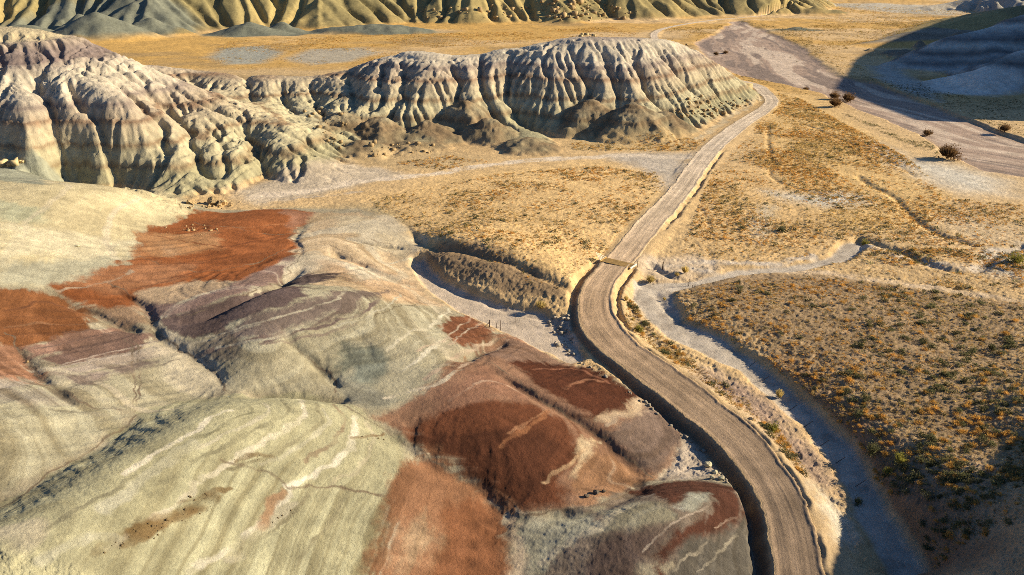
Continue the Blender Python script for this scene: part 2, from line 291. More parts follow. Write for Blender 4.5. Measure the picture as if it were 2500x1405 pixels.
# ------------------------------------------------------------ far country
def ridge(X, Y, L, sl, rough=0):
    P = np.array([(*at(a, b, z), z) if b < 240 else (a, b, z) for a, b, z in L]); d, arc, sd, idx = seg_dist(X, Y, P)
    h = np.interp(idx, np.arange(len(P)), P[:, 2]); return np.maximum(h - sl * d * (1 + rough), 0)
X2, Y2 = G2.X, G2.Y
n1 = fbm(X2 * .012, Y2 * .012, 4, 80)
mb = [(-760,560),(-420,545),(-330,560)] + [at(a, b, 0) for a, b in [(330,92),(470,84),(560,76),(700,72),(780,74),(860,70),(1000,60),(1150,62),(1300,58),(1400,60),(1500,50),(1600,50),(1750,42),(1900,40),(1985,36)]] + [(410,960),(430,1100),(520,1620),(-760,1620)]
MESA = np.array(mb, float)
md = -sdf(X2, Y2, MESA); marc = seg_dist(X2, Y2, MESA)[1]
spur = np.abs(vnoise(marc * .018 + .6 * n1, md * .004, 82)) * 2; spur2 = np.abs(vnoise(marc * .055 + 1.2 * n1, md * .01, 83)) * 2
spur3 = np.abs(vnoise(marc * .13 + 2 * n1, md * .02, 81)) * 2
mface = md - 13 * (spur) * sstep(0, 60, md) - 6.5 * spur2 * sstep(0, 30, md) - 5.5 * spur3 * sstep(0, 16, md) + 6
ZM = np.maximum(mface, 0) * .54; ZM = np.where(ZM > 85, 85 + (ZM - 85) * .1, ZM)
ZM = ZM * sstep(-2, 14, md + 4) ; ZM = np.sqrt(ZM ** 2 + 2.0) - 1.41
def cone(a, b, z, r, ex=1.0, p=1.3):
    x, y = at(a, b, 0); d = np.hypot((X2 - x) / ex, (Y2 - y) * 1.0); ang = np.arctan2(Y2 - y, (X2 - x) / ex)
    d = d * (1 + .22 * vnoise(ang * 3.5 + a, d * .05, 90)); return z * np.clip(1 - d / r, 0, 1) ** p
BL = np.maximum.reduce([cone(245,96,19,34,1.25,1.1), cone(205,84,15,26,1.2), cone(375,86,13,24,1.4,1.1), cone(345,82,13,20,1.2), cone(610,84,10,20,1.7), cone(690,80,8,15,1.6), cone(910,79,6.5,22,2.2,.6), cone(60,95,11,30,1.6), cone(1945,74,3,7,2), cone(1985,36,8,20,3)])
Q1 = ridge(X2, Y2, [(2000,118,0),(2070,112,.6),(2200,88,3.5),(2340,50,10),(2500,12,18.5),(480,520,32),(640,520,44)], .22)
q = .6 * vnoise(X2 * .08, Y2 * .08, 85) + .5 * vnoise(X2 * .03, Y2 * .03, 86) + .3 * vnoise(X2 * .2, Y2 * .2, 84)
Q2 = ridge(X2, Y2, [(2120,168,0),(2160,157,2.5),(2250,127,8),(2330,86,15.5),(2420,66,19),(2500,34,25),(300,360,34),(400,350,46)], .36, q)
Q3 = ridge(X2, Y2, [(2200,212,.3),(2300,188,3),(2400,165,8),(2500,120,14),(270,300,24),(370,290,36)], .42, q)
Q4 = ridge(X2, Y2, [(2190,26,0),(2320,6,8),(2400,-14,17),(600,800,30),(800,760,52)], .25, q)
Q5 = ridge(X2, Y2, [(205,245,0),(228,245,26),(258,260,50),(305,335,69),(378,430,80),(460,510,94),(610,660,112),(760,800,120)], 1.1, .3 * q)
QQ = np.maximum.reduce([Q1, Q2, Q3, Q4, Q5])
ZM = np.where(ZM > .5, ZM + sstep(.5, 12, ZM) * 3.5 * fbm(X2 * .045, Y2 * .045, 4, 87), ZM); BL = BL + sstep(.5, 5, BL) * 2.2 * fbm(X2 * .09, Y2 * .09, 3, 89)
Z2 = np.maximum.reduce([ZM, BL, QQ])
E3 = rain(Z2 + .9 * fbm(X2 * .10, Y2 * .10, 4, 88), 2.0, Z2 > 1.5, 40000, 60, .10, 10, 3, 5.0)
E3 *= sstep(.6, 5, Z2)
Z2 = Z2 - np.minimum(E3, Z2 * .6); FLOW2 = np.clip(E3 / 5, 0, 1)
mainsd2 = sdf(X2, Y2, MAINW) + 2.5 * fbm(X2 * .08, Y2 * .08, 3, 62)
mainsd1 = sdf(G1.X, G1.Y, MAINW) + 1.6 * fbm(G1.X * .12, G1.Y * .12, 3, 62)
Z2 = Z2 - .95 * (1 - sstep(-.6, 1.5, mainsd2)) * sstep(332, 346, Y2)
Z = Z - .95 * (1 - sstep(-.3, .9, mainsd1))
rx2, rs2, rhw2 = road_coords(X2, Y2)
# small channels scratched in the flats
CH = [([(1875,310),(1878,370),(1890,400),(1880,430),(1950,462),(2050,482),(2090,480)],.5,.9),([(2098,430),(2120,450),(2180,480),(2230,530),(2300,575),(2380,600)],.8,1.3),
      ([(2105,590),(2160,600),(2230,625),(2330,660),(2400,655),(2440,620),(2500,602)],1.1,1.6),([(1725,600),(1735,640),(1740,660)],.3,.6),([(1560,640),(1600,655),(1650,680),(1700,672)],.9,.9),
      ([(1690,500),(1720,520),(1730,560)],.3,.7),([(1500,520),(1540,545),(1580,560)],.3,.7),([(1950,300),(2050,340),(2150,380),(2230,430)],.4,1),
      ([(1600,720),(1620,745),(1660,790)],.5,1.0),([(1190,745),(1250,765),(1330,785)],.35,.5),([(1060,690),(1130,725),(1230,760)],.3,.5),
      ([(620,482),(750,470),(900,445)],.25,.8),([(1655,1100),(1640,1140),(1610,1170)],.45,.4),([(560,660),(600,700),(640,700)],.1,.5),
      ([(305,830),(322,880),(330,940),(332,1000),(300,1050),(250,1110)],.10,.25),([(316,828),(332,880),(338,940),(338,1005),(330,1050),(260,1140)],.10,.25)]
for L, dep, wid in CH:
    dep *= .6; wid *= .7
    P = smooth_line(ground_pts(L), 6); P += np.column_stack([vnoise(P[:, 0] * .3, P[:, 1] * .3, 5), vnoise(P[:, 0] * .3, P[:, 1] * .3, 6)]) * wid
    m = (G1.X > P[:, 0].min() - 4 * wid) & (G1.X < P[:, 0].max() + 4 * wid) & (G1.Y > P[:, 1].min() - 4 * wid) & (G1.Y < P[:, 1].max() + 4 * wid)
    d = seg_dist(G1.X[m], G1.Y[m], P)[0]; Z[m] -= dep * np.exp(-(d / wid) ** 2)
edge1 = np.minimum.reduce([G1.X + 208, 208 - G1.X, 348 - G1.Y])
Z *= sstep(0, 22, edge1)
ROUGH = blur((1 - front * .75) * (np.abs(rx) > rhw + .3) * (WSD[0] > 0) * (WSD[1] > 0) * (mainsd1 > 0), 2)
FR = blur(front.astype(float), 2)

def terrain(x, y, want=False):
    """height of the land at (x, y), road and all"""
    n1_ = (y < 347) & (np.abs(x) < 207)
    z = np.zeros(x.shape); flow = np.zeros(x.shape); R = np.full(x.shape, 30.0); S = np.zeros(x.shape); HWr = np.full(x.shape, 2.5); ZRr = np.zeros(x.shape)
    rough = np.ones(x.shape); main = np.full(x.shape, 50.0); w0 = np.full(x.shape, 50.0); w1 = np.full(x.shape, 50.0); fr = np.zeros(x.shape)
    a, b = x[n1_], y[n1_]
    z[n1_] = G1.cub(Z, a, b); flow[n1_] = G1.bil(FLOW, a, b); R[n1_] = G1.bil(rx, a, b); S[n1_] = G1.bil(rs, a, b); HWr[n1_] = G1.bil(rhw, a, b); ZRr[n1_] = G1.bil(ZR1, a, b)
    rough[n1_] = G1.bil(ROUGH, a, b); main[n1_] = G1.bil(mainsd1, a, b); w0[n1_] = G1.bil(WSD[0], a, b); w1[n1_] = G1.bil(WSD[1], a, b); fr[n1_] = G1.bil(FR, a, b)
    n2_ = ((y > 331) | (x > 140)) & (y > 242) & (y < 1615) & (x > -755) & (x < 1055)
    a, b = x[n2_], y[n2_]
    z[n2_] += G2.cub(Z2, a, b) * np.maximum(sstep(332, 346, b), sstep(142, 152, a)); flow[n2_] = np.maximum(flow[n2_], G2.bil(FLOW2, a, b))
    far = n2_ & ~n1_
    a, b = x[far], y[far]; R[far] = G2.bil(rx2, a, b); S[far] = G2.bil(rs2, a, b); HWr[far] = G2.bil(rhw2, a, b); ZRr[far] = .25; main[far] = G2.bil(mainsd2, a, b)
    # rough ground
    bg_ = (y > 135) & (y < 330) & (fr < .3) & (x < 112) & (z > 1); bz = z[bg_] + 1.0 * fbm(x[bg_] * .05, y[bg_] * .05, 3, 76); kk = sstep(1.5, 4, z[bg_])
    z[bg_] += kk * (.95 * vnoise(bz * .75, bz * 0 + 3.3, 180) + .42 * vnoise(bz * 1.9, x[bg_] * .03, 181) + .22 * fbm(x[bg_] * 1.4, y[bg_] * 1.4, 2, 182))
    a_ = G1.bil(RA, x[bg_], y[bg_]); dn = G1.bil(RDN, x[bg_], y[bg_]); am_ = G1.bil(RAMP, x[bg_], y[bg_]) * np.where(a_ > 500, .65, 1) * np.clip(dn / 3, .25, 1)
    w_ = 1.6 * fbm(x[bg_] * .12, y[bg_] * .12, 3, 185); rr_ = lambda f, g, sd_: 1 - 2 * np.abs(vnoise(a_ * f + w_ * f * 1.5, dn * g, sd_)) * 2
    z[bg_] -= am_ * (.42 * np.clip(rr_(.30, .03, 186), 0, 1) ** 2 + .34 * np.clip(rr_(.62, .05, 187), 0, 1) ** 2 + .16 * np.clip(rr_(1.2, .09, 188), 0, 1) ** 2 - .25)
    n3_ = (x > -61) & (x < 39) & (y > 25) & (y < 131); e4 = G3.cub(E4, x[n3_], y[n3_]); z[n3_] -= e4; flow[n3_] = np.clip(flow[n3_] + 3.0 * e4, 0, 1)
    amp = rough * (1 - .6 * sstep(60, 200, y))
    z += amp * (.14 * fbm(x * .45, y * .45, 2, 20) + .19 * fbm(x * 1.7, y * 1.7, 4, 21, .62)) * (1 - fr * .3)
    z += fr * .035 * fbm(x * 2.2, y * 2.2, 3, 24, .7)
    z += sstep(300, 500, y) * .5 * fbm(x * .08, y * .08, 4, 23) * (1 + sstep(600, 700, y)) 
    nearw = np.minimum(w0, w1); z += (nearw < .6) * .05 * fbm(x * 1.2, y * 1.2, 3, 27)
    # road bed, ditch at its left, berm at its right
    d = np.abs(R) - HWr + .30 * fbm(S * .22, np.sign(R) * 5, 3, 29) + .16 * fbm(S * 1.3, R * .5, 3, 34); L_ = R < 0
    near = 1 - sstep(104, 118, y)
    near2 = near * (.5 + .5 * (1 - sstep(66, 82, y)))
    ditch = ZRr - (1.05 * near2 + .15) * sstep(.0, 1.15 + .5 * fbm(S * .35, d * 0, 2, 28), d)
    kl = sstep(1.25, 2.1, d); zl = ditch * (1 - kl) + z * kl
    zl = np.minimum(zl, np.where(d < 3.6, zl, z))
    berm = .20 * (.1 + .9 * near) * np.exp(-((d - .45) / .35) ** 2) * np.clip(.7 + 1.5 * fbm(S * .35, d * 0, 3, 30), 0, 2)
    gap = np.maximum(sstep(85, 92, y) * (1 - sstep(106, 112, y)), .55 * sstep(126, 132, y) * (1 - sstep(185, 200, y))) * (.9 + fbm(S * .4, d * 0, 2, 31))
    kr = sstep(.5, 3.2, d); zr = (ZRr + berm) * (1 - kr) + z * kr - 1.0 * gap * np.exp(-((d - .75) / .45) ** 2)
    rut = .03 * fbm(R * 1.6, S * .05, 3, 32) + .02 * fbm(R * 4, S * .25, 2, 33)
    zb = ZRr + rut + .055 * R * near + .10 * np.exp(-((d + .15) / .22) ** 2)
    on = d < 0
    zz = np.where(on, zb, np.where(L_, zl, zr))
    use = d < 3.7; fade = 1 - sstep(3.0, 3.7, d)
    z = np.where(use, zz * fade + z * (1 - fade), z)
    if want: return z, flow, R, S, d, main, w0, w1, fr
    return z

# ------------------------------------------------------------ the land as a fan of quads, fine where it is near
tx = np.linspace(-1.0, 1.0, int(1500 * RES)); side = 1.0 + (np.linspace(0, 1, 40)[1:] ** 1.5) * 1.6
tx = np.concatenate([-side[::-1], tx, side])
ys = [18.0]
while ys[-1] < 6000:
    y = ys[-1]; ys.append(y * (1 + (.0022 if y < 420 else .0035 if y < 1000 else .02) / RES))
ys = np.array(ys); NX, NY = len(tx), len(ys)
VX = (ys[:, None] * tx[None, :]).ravel(); VY = np.repeat(ys, NX)
VZ, FLOWV, RV, SV, RD, MAINV, W0V, W1V, FRV = terrain(VX, VY, True)
base_h = np.zeros_like(VX); m1 = (VY < 347) & (np.abs(VX) < 207); base_h[m1] = G1.bil(Z, VX[m1], VY[m1])
# colours: (polygon on the survey view, colour, feather in m)
PALE = (.50, .475, .305); CREAM = (.62, .54, .335); WHITE = (.84, .78, .61); RED = (.33, .115, .04); DRED = (.115, .040, .020); MAUVE = (.36, .25, .20); TAN = (.46, .33, .20)
SAND = (.56, .41, .24); PURP = (.15, .11, .10); GOLD = (.55, .34, .10); GREYW = (.50, .44, .36); SALT = (.68, .66, .58)
POLY = [
 # flats
 ([(870,480),(960,470),(1100,430),(1450,395),(1600,400),(1640,440),(1600,500),(1480,600),(1420,720),(1340,740),(1050,600),(960,530)], (.70,.49,.235), 3),
 ([(1460,380),(1560,372),(1690,375),(1660,440),(1630,470),(1600,430),(1530,400)], GREYW, 2.5),
 ([(560,470),(650,445),(860,395),(1000,425),(900,450),(760,480),(620,500)], (.52,.44,.33), 2),
 ([(850,385),(960,365),(1100,372),(1200,385),(1100,410),(1000,415),(900,405)], (.50,.37,.20), 2),
 ([(1390,340),(1560,335),(1700,330),(1700,365),(1560,370),(1400,365)], (.55,.40,.20), 3),
 ([(1900,225),(1990,235),(2080,300),(2230,390),(2300,470),(2250,560),(2050,560),(1900,480),(1860,400),(1860,300)], (.64,.445,.20), 3),
 ([(1720,430),(1860,400),(2000,520),(2080,570),(1950,630),(1760,630),(1680,560),(1690,480)], (.64,.445,.215), 3),
 ([(1870,470),(1960,475),(2060,470),(2110,480),(2100,500),(2010,505),(1930,490)], (.60,.56,.47), 3),
 ([(2130,350),(2220,390),(2330,405),(2450,440),(2460,475),(2360,470),(2270,440),(2190,405)], (.60,.56,.47), 5),
 ([(2140,190),(2250,225),(2400,235),(2500,228),(2500,215),(2400,212),(2250,200)], SALT, 3),
 ([(2120,160),(2180,215),(2300,250),(2270,215),(2190,170)], (.45,.44,.38), 3),
 ([(1850,500),(1900,500),(1880,560),(1850,600),(1830,570)], (.66,.54,.36), 1.5),
 ([(2320,520),(2420,540),(2490,560),(2490,600),(2400,590),(2300,560)], (.60,.46,.28), 2),
 ([(2420,620),(2500,595),(2500,680),(2420,670)], (.58,.52,.42), 1.5),
 ([(1560,640),(1700,620),(1760,650),(1700,690),(1580,690)], (.60,.48,.34), 1.2),
 ([(1650,700),(1850,670),(2050,672),(2500,740),(2500,1120),(2300,1100),(2100,1000),(1950,900),(1800,790)], (.35,.25,.145), 2),
 ([(2080,1060),(2300,1110),(2500,1130),(2500,1420),(2260,1420),(2150,1220)], (.36,.27,.18), 3),
 ([(1540,700),(1580,790),(1640,870),(1760,900),(1880,1000),(2000,1130),(2060,1240),(2090,1405),(2010,1405),(1990,1300),(1950,1190),(1870,1090),(1770,990),(1640,890),(1520,790)], (.58,.44,.27), 1),
 ([(1700,900),(1800,930),(1900,1010),(1980,1100),(2040,1200),(1990,1180),(1900,1080),(1800,990),(1700,930)], (.40,.29,.22), 1.5),
 ([(1980,1180),(2060,1250),(2080,1320),(2040,1330),(2010,1270)], (.62,.58,.47), .8),
 ([(1620,1120),(1680,1050),(1740,1120),(1760,1170),(1640,1175),(1590,1170)], (.52,.44,.35), .6),
 ([(1340,780),(1390,770),(1410,850),(1400,880),(1350,850)], (.42,.37,.30), .6),
 ([(1040,605),(1150,600),(1290,650),(1400,700),(1380,735),(1250,720),(1120,690),(1050,650)], (.29,.205,.12), 1),
 # pale slope on the left
 ([(0,400),(190,448),(350,458),(430,490),(478,516),(420,545),(330,590),(310,640),(220,690),(130,712),(0,698),(-200,690),(-200,400)], CREAM, .8),
 ([(-100,400),(60,400),(190,447),(110,452),(0,438)], (.36,.37,.28), .8),([(0,490),(90,505),(110,535),(60,548),(0,545)], (.50,.50,.34), 1),
 ([(0,548),(120,560),(335,590),(250,640),(100,620),(0,640)], (.76,.69,.48), 1.2),([(220,470),(330,475),(440,520),(330,530),(260,500)], (.74,.66,.42), 1),
 ([(0,645),(200,640),(310,620),(270,680),(130,712),(0,698)], (.52,.50,.37), 1),
 # red lobes
 ([(478,517),(620,512),(745,515),(772,530),(735,560),(722,590),(735,620),(640,680),(560,690),(440,735),(360,750),(270,770),(180,735),(130,705),(220,688),(310,640),(335,592),(420,545)], RED, .5),
 ([(350,575),(520,562),(545,600),(420,622),(330,625)], (.50,.27,.13), 1),([(700,515),(770,522),(730,560),(690,545)], (.40,.20,.12), .6),
 ([(335,720),(470,685),(560,690),(520,718),(430,742),(360,752)], (.60,.45,.30), .5),
 ([(360,752),(450,737),(560,700),(660,652),(735,622),(742,645),(700,680),(600,715),(480,765),(385,787)], (.34,.235,.20), .5),
 ([(720,590),(780,560),(840,600),(800,628),(740,628)], (.46,.31,.22), .8),
 ([(180,700),(330,640),(480,640),(420,690),(280,720)], (.42,.20,.10), 1.2),
 # far-left lobes
 ([(-100,705),(100,718),(165,745),(232,770),(205,808),(60,850),(-100,830)], (.30,.125,.05), .4),
 ([(60,850),(205,808),(300,800),(312,815),(180,852),(70,882)], (.38,.23,.17), .4),([(-100,825),(40,850),(75,892),(120,942),(-100,945)], (.38,.20,.12), .4),
 ([(232,770),(335,755),(372,790),(300,802)], (.46,.32,.21), .6),
 ([(76,884),(300,810),(385,818),(335,855),(150,897)], (.25,.16,.125), .4),([(140,900),(335,855),(400,836),(430,860),(250,905),(155,925)], (.50,.42,.34), .4),
 ([(150,925),(250,905),(430,860),(505,905),(556,956),(330,1008),(245,992)], (.50,.455,.315), .6),([(160,925),(340,884),(400,880),(330,905),(200,945)], (.30,.24,.20), .5),
 ([(-200,942),(120,942),(180,977),(300,1003),(332,1014),(200,1112),(-200,1300)], (.53,.49,.34), .5),([(-50,930),(90,928),(60,950),(-50,975)], (.56,.48,.38), .5),([(-50,955),(110,950),(180,985),(90,990),(-50,985)], (.40,.35,.27), .6),
 # pale lobes by the gully wash
 ([(772,518),(880,514),(960,542),(1042,592),(1008,640),(1022,685),(1092,745),(1060,752),(950,742),(850,700),(760,700),(700,690),(742,650),(728,590)], (.60,.46,.29), .6),
 ([(800,530),(900,525),(1035,590),(1000,640),(880,600)], (.60,.50,.33), .8),([(742,640),(860,630),(985,682),(1085,745),(960,732),(860,690)], (.63,.45,.28), .6),
 ([(690,692),(760,665),(810,668),(770,690),(720,700)], (.16,.12,.11), .4),([(830,640),(930,660),(960,690),(880,690)], (.62,.54,.40), .7),
 # purple and green hill
 ([(385,787),(500,757),(640,708),(850,706),(950,742),(1060,748),(1110,777),(1095,800),(1085,850),(1062,920),(992,982),(905,1003),(825,966),(560,956),(450,862),(385,820)], (.47,.43,.30), .4),
 ([(385,785),(530,747),(640,710),(770,705),(760,722),(700,745),(560,790),(470,830),(405,818)], (.16,.115,.105), .35),
 ([(560,795),(700,748),(860,710),(925,718),(870,760),(760,800),(650,830),(500,855)], (.225,.175,.145), .5),
 ([(380,820),(470,840),(560,830),(600,870),(520,890),(450,860)], (.30,.26,.20), .6),([(600,870),(720,840),(800,850),(830,900),(760,950),(640,930)], (.46,.42,.29), .8),
 ([(835,845),(900,840),(940,870),(945,905),(905,945),(850,935),(830,890)], (.25,.265,.21), .6),([(830,930),(900,945),(980,980),(930,1000),(860,985)], (.33,.32,.25), .6),  # first patch: blue-green hollow, part of its shade put into the colour
 ([(1068,795),(1150,770),(1222,812),(1155,842),(1100,836)], (.27,.115,.06), .35),([(1085,905),(1130,868),(1152,880),(1112,922)], (.48,.23,.10), .4),
 # dark red hill
 ([(1062,930),(1100,885),(1180,858),(1230,812),(1292,843),(1400,888),(1560,958),(1655,1018),(1674,1060),(1640,1130),(1592,1166),(1530,1197),(1440,1238),(1282,1254),(1150,1172),(1000,1072),(915,1022),(990,985)], (.33,.19,.12), .4),
 ([(1175,862),(1240,830),(1290,848),(1400,890),(1310,915),(1240,890)], (.33,.21,.15), .5),
 ([(1235,885),(1390,890),(1480,912),(1562,960),(1555,1000),(1470,1032),(1400,1010),(1310,950)], DRED, .5),
 ([(1580,975),(1660,1028),(1670,1080),(1602,1152),(1560,1142),(1480,1062),(1545,1020)], (.28,.20,.155), .5),
 ([(1558,968),(1585,985),(1562,1010),(1500,1038),(1455,1032),(1520,1005)], (.66,.50,.33), .35),
 ([(980,1045),(1060,1008),(1180,972),(1300,985),(1390,1030),(1428,1080),(1412,1130),(1360,1165),(1400,1205),(1370,1238),(1280,1250),(1150,1168),(1060,1112)], (.165,.062,.030), .6),
 ([(1010,1072),(1150,1058),(1330,1050),(1397,1095),(1340,1160),(1300,1225),(1200,1195)], (.105,.040,.021), .9),
 ([(1062,960),(1180,898),(1300,960),(1330,990),(1200,975),(1080,1008)], (.34,.185,.12), .7),
 ([(1410,1072),(1455,1078),(1442,1130),(1392,1162),(1420,1110)], (.68,.53,.34), .35),
 ([(1425,1135),(1480,1108),(1592,1162),(1440,1237),(1385,1238),(1410,1190)], (.44,.25,.14), .5),
 # front spur
 ([(330,1014),(420,985),(560,962),(700,964),(830,981),(900,1020),(970,1062),(1008,1112),(1000,1152),(950,1190),(942,1280),(920,1440),(-300,1500),(-300,1330),(0,1240),(200,1112)], PALE, .4),
 ([(1008,1104),(1060,1112),(1150,1172),(1272,1256),(1252,1330),(1252,1450),(895,1450),(942,1290),(950,1190)], (.36,.185,.10), .5),
 ([(1090,1230),(1180,1230),(1232,1290),(1222,1440),(1050,1440),(1060,1300)], (.32,.14,.068), .8),([(960,1290),(1040,1240),(1080,1320),(1030,1400),(960,1400)], (.48,.33,.2), .7),
 ([(1235,1262),(1290,1260),(1300,1420),(1245,1440),(1250,1330)], (.60,.48,.34), .3),
 # small dark hill by the road
 ([(1282,1270),(1340,1252),(1440,1238),(1560,1192),(1700,1172),(1792,1188),(1832,1230),(1862,1300),(1870,1350),(1862,1440),(1270,1440),(1280,1300)], (.24,.19,.145), .3),
 ([(1280,1272),(1340,1254),(1450,1255),(1485,1290),(1400,1330),(1340,1390),(1290,1410),(1262,1330)], (.45,.43,.32), .4),([(1450,1246),(1560,1222),(1640,1236),(1645,1262),(1560,1292),(1480,1290)], (.41,.38,.27), .5),
 ([(1370,1440),(1440,1340),(1500,1312),(1600,1300),(1640,1290),(1590,1360),(1560,1440)], (.155,.11,.09), .6),
 ([(1545,1203),(1640,1172),(1780,1186),(1822,1240),(1808,1290),(1760,1305),(1690,1330),(1640,1370),(1605,1440),(1570,1440),(1610,1350),(1660,1300),(1735,1245),(1742,1222),(1730,1203),(1690,1204),(1640,1240),(1600,1215)], (.12,.05,.031), .3),
 ([(1650,1345),(1760,1310),(1835,1260),(1868,1345),(1852,1440),(1610,1440)], (.155,.14,.115), .4),([(1645,1245),(1690,1206),(1732,1204),(1734,1226),(1662,1258)], (.44,.44,.36), .25),
]
LINES = [ # (line on the survey view, colour, half width m)
 ([(555,1003),(505,1025),(480,1055),(425,1085),(370,1115),(300,1160)], WHITE, .26),([(730,975),(740,995),(732,1025),(690,1055),(630,1085),(575,1120),(490,1170)], WHITE, .28),([(870,1015),(866,1070),(850,1100),(810,1130),(750,1170),(702,1190)], (.88,.83,.67), .27),
 ([(712,1192),(696,1225),(650,1270),(600,1315),(525,1365),(460,1400)], (.88,.83,.67), .28),([(475,1180),(440,1225),(400,1260),(360,1285)], (.78,.72,.56), .26),([(320,1302),(290,1320),(250,1345)], WHITE, .2),
 ([(600,985),(612,1005),(575,1025),(520,1055),(460,1080),(380,1130)], (.30,.285,.18), .16),([(665,970),(697,990),(686,1020),(625,1050),(550,1085),(480,1120),(400,1180)], (.31,.29,.185), .2),([(770,985),(782,1030),(740,1065),(670,1105),(560,1150)], (.33,.30,.19), .15),([(820,988),(842,1030),(812,1080),(740,1125)], (.36,.29,.19), .16),
 ([(640,985),(655,1003),(630,1025),(560,1055),(480,1095)], (.62,.58,.43), .2),([(790,1000),(800,1030),(760,1072),(690,1115),(640,1140)], (.60,.57,.42), .2),([(900,1030),(910,1080),(880,1130),(800,1190)], (.55,.50,.35), .25),
 ([(250,1250),(380,1150),(470,1085)], (.58,.56,.42), .5),([(235,1352),(330,1295),(420,1265),(520,1222)], (.24,.165,.075), .45),([(300,1335),(420,1275),(500,1240)], (.26,.18,.085), .3),([(575,1125),(610,1110),(665,1118)], (.26,.19,.10), .22),([(440,1232),(520,1205),(560,1190)], (.28,.21,.11), .18),([(865,1072),(935,1058)], (.28,.21,.12), .2),([(640,1290),(740,1230)], (.30,.24,.13), .15),([(100,1370),(200,1320),(280,1310)], (.60,.58,.44), .35),([(560,1370),(650,1290),(720,1230)], (.56,.52,.38), .4),([(640,1290),(665,1240),(690,1205)], (.50,.33,.2), .4),([(620,1330),(720,1250),(770,1190)], (.34,.31,.2), .18),([(720,1380),(800,1290),(850,1200)], (.36,.33,.21), .15),([(100,1300),(230,1230),(330,1160)], (.32,.30,.2), .2),
 ([(845,702),(840,720),(780,745),(700,770),(600,795),(500,825)], (.55,.50,.38), .2),([(940,710),(920,740),(870,770),(780,800),(650,832)], (.20,.15,.13), .32),([(975,720),(960,745),(900,775),(820,802)], (.56,.52,.4), .16),([(1018,722),(1018,742),(970,755),(920,775)], (.20,.16,.10), .08),
 ([(480,872),(600,835),(700,818)], (.24,.175,.15), .4),([(520,855),(640,828),(740,806)], (.56,.52,.4), .22),([(470,845),(560,815),(640,790)], (.5,.45,.34), .2),([(640,840),(780,822),(880,790)], (.30,.24,.19), .25),([(700,860),(820,830),(900,805)], (.52,.48,.34), .2),
 ([(1095,755),(1065,785),(1005,815),(940,855)], (.78,.72,.55), .3),([(1070,835),(1045,865),(990,900),(955,908)], (.76,.71,.56), .24),([(1120,905),(1065,940),(1000,960),(945,972)], (.70,.62,.47), .3),([(1165,778),(1100,820),(1070,837),(1030,860)], (.62,.50,.37), .16),([(1080,800),(1030,840),(975,870)], (.60,.57,.43), .14),
 ([(1090,842),(1150,812),(1185,790)], (.60,.48,.36), .18),([(1040,925),(1080,895),(1120,860),(1200,835)], (.58,.46,.34), .3),([(1110,900),(1180,866),(1235,830)], (.54,.40,.29), .2),
 ([(1225,1085),(1290,1042),(1345,1010)], (.40,.18,.085), .3),([(1240,1060),(1330,1010),(1360,985)], (.42,.22,.12), .16),([(1330,1180),(1390,1130),(1440,1095)], (.50,.34,.2), .2),([(1380,950),(1440,930),(1480,935)], (.34,.16,.09), .3),([(1080,1000),(1180,950),(1270,975)], (.30,.16,.10), .3),([(1100,985),(1190,930),(1290,968)], (.47,.32,.23), .2),([(1300,905),(1400,900),(1500,940)], (.30,.13,.075), .25),([(1480,1040),(1560,1010),(1600,1000)], (.5,.38,.27), .25),
 ([(1320,1375),(1390,1322),(1450,1290)], (.60,.54,.40), .28),([(1565,1352),(1640,1282),(1720,1242),(1740,1225)], (.46,.38,.3), .12),([(1745,1295),(1800,1265)], (.50,.38,.29), .1),([(1640,1400),(1700,1350),(1730,1330)], (.42,.37,.28), .1),([(1700,1400),(1760,1340),(1800,1310)], (.38,.34,.26), .1),([(1850,1400),(1838,1340),(1825,1300)], (.52,.47,.36), .1),
 ([(150,720),(250,690),(330,660)], (.46,.34,.24), .25),([(950,640),(1010,620)], (.64,.57,.42), .3),([(150,890),(290,855),(390,830)], (.55,.45,.37), .16),([(90,854),(200,828),(300,806)], (.22,.15,.12), .15),([(125,902),(280,872),(380,842)], (.56,.48,.40), .18),([(305,830),(322,880),(330,940),(332,1000)], (.27,.21,.15), .09),([(317,828),(335,880),(341,940),(339,1005)], (.27,.21,.15), .09),([(330,1030),(300,1060),(240,1120),(160,1190)], (.26,.25,.18), .08),([(345,1030),(320,1065),(270,1130)], (.26,.25,.18), .08),([(180,945),(300,915),(440,880)], (.34,.29,.22), .2),([(60,1000),(160,1005),(260,1015)], (.42,.38,.27), .25),
 ([(400,580),(520,600),(640,590),(720,570)], (.24,.085,.035), .25),([(440,640),(560,640),(660,620)], (.24,.085,.035), .2),([(360,700),(480,660),(600,650)], (.26,.10,.045), .25),([(500,560),(600,555),(700,548)], (.44,.2,.09), .2),([(20,760),(120,745),(200,765)], (.2,.085,.04), .25),([(0,800),(100,790),(200,795)], (.36,.18,.09), .2),
 ([(860,560),(940,570),(1010,600)], (.62,.55,.40), .25),([(840,590),(920,605),(990,640)], (.42,.35,.24), .2),([(830,650),(920,665),(1000,700)], (.66,.56,.40), .25),([(800,670),(900,690),(980,715)], (.44,.33,.23), .2),
 ([(2112,600),(2200,625),(2300,655),(2400,660),(2440,625),(2520,600)], (.56,.49,.40), 1.2),([(1700,640),(1800,642),(1900,640),(1990,625)], (.60,.52,.42), 1.0),([(1600,640),(1640,655),(1760,672)], (.58,.5,.4), .8),
 # tracks
 ([(620,483),(750,466),(900,441),(1050,426),(1180,407),(1300,392),(1450,383),(1560,381),(1685,386)], (.68,.58,.45), 2.0),([(640,492),(800,480),(870,470)], (.54,.45,.34), .8),
 ([(1700,692),(1850,669),(1950,666),(2050,672),(2200,692),(2350,716),(2500,738)], (.64,.50,.34), 1.3),
 ([(1870,235),(1760,300),(1700,340)], (.56,.46,.3), 1.2),
]
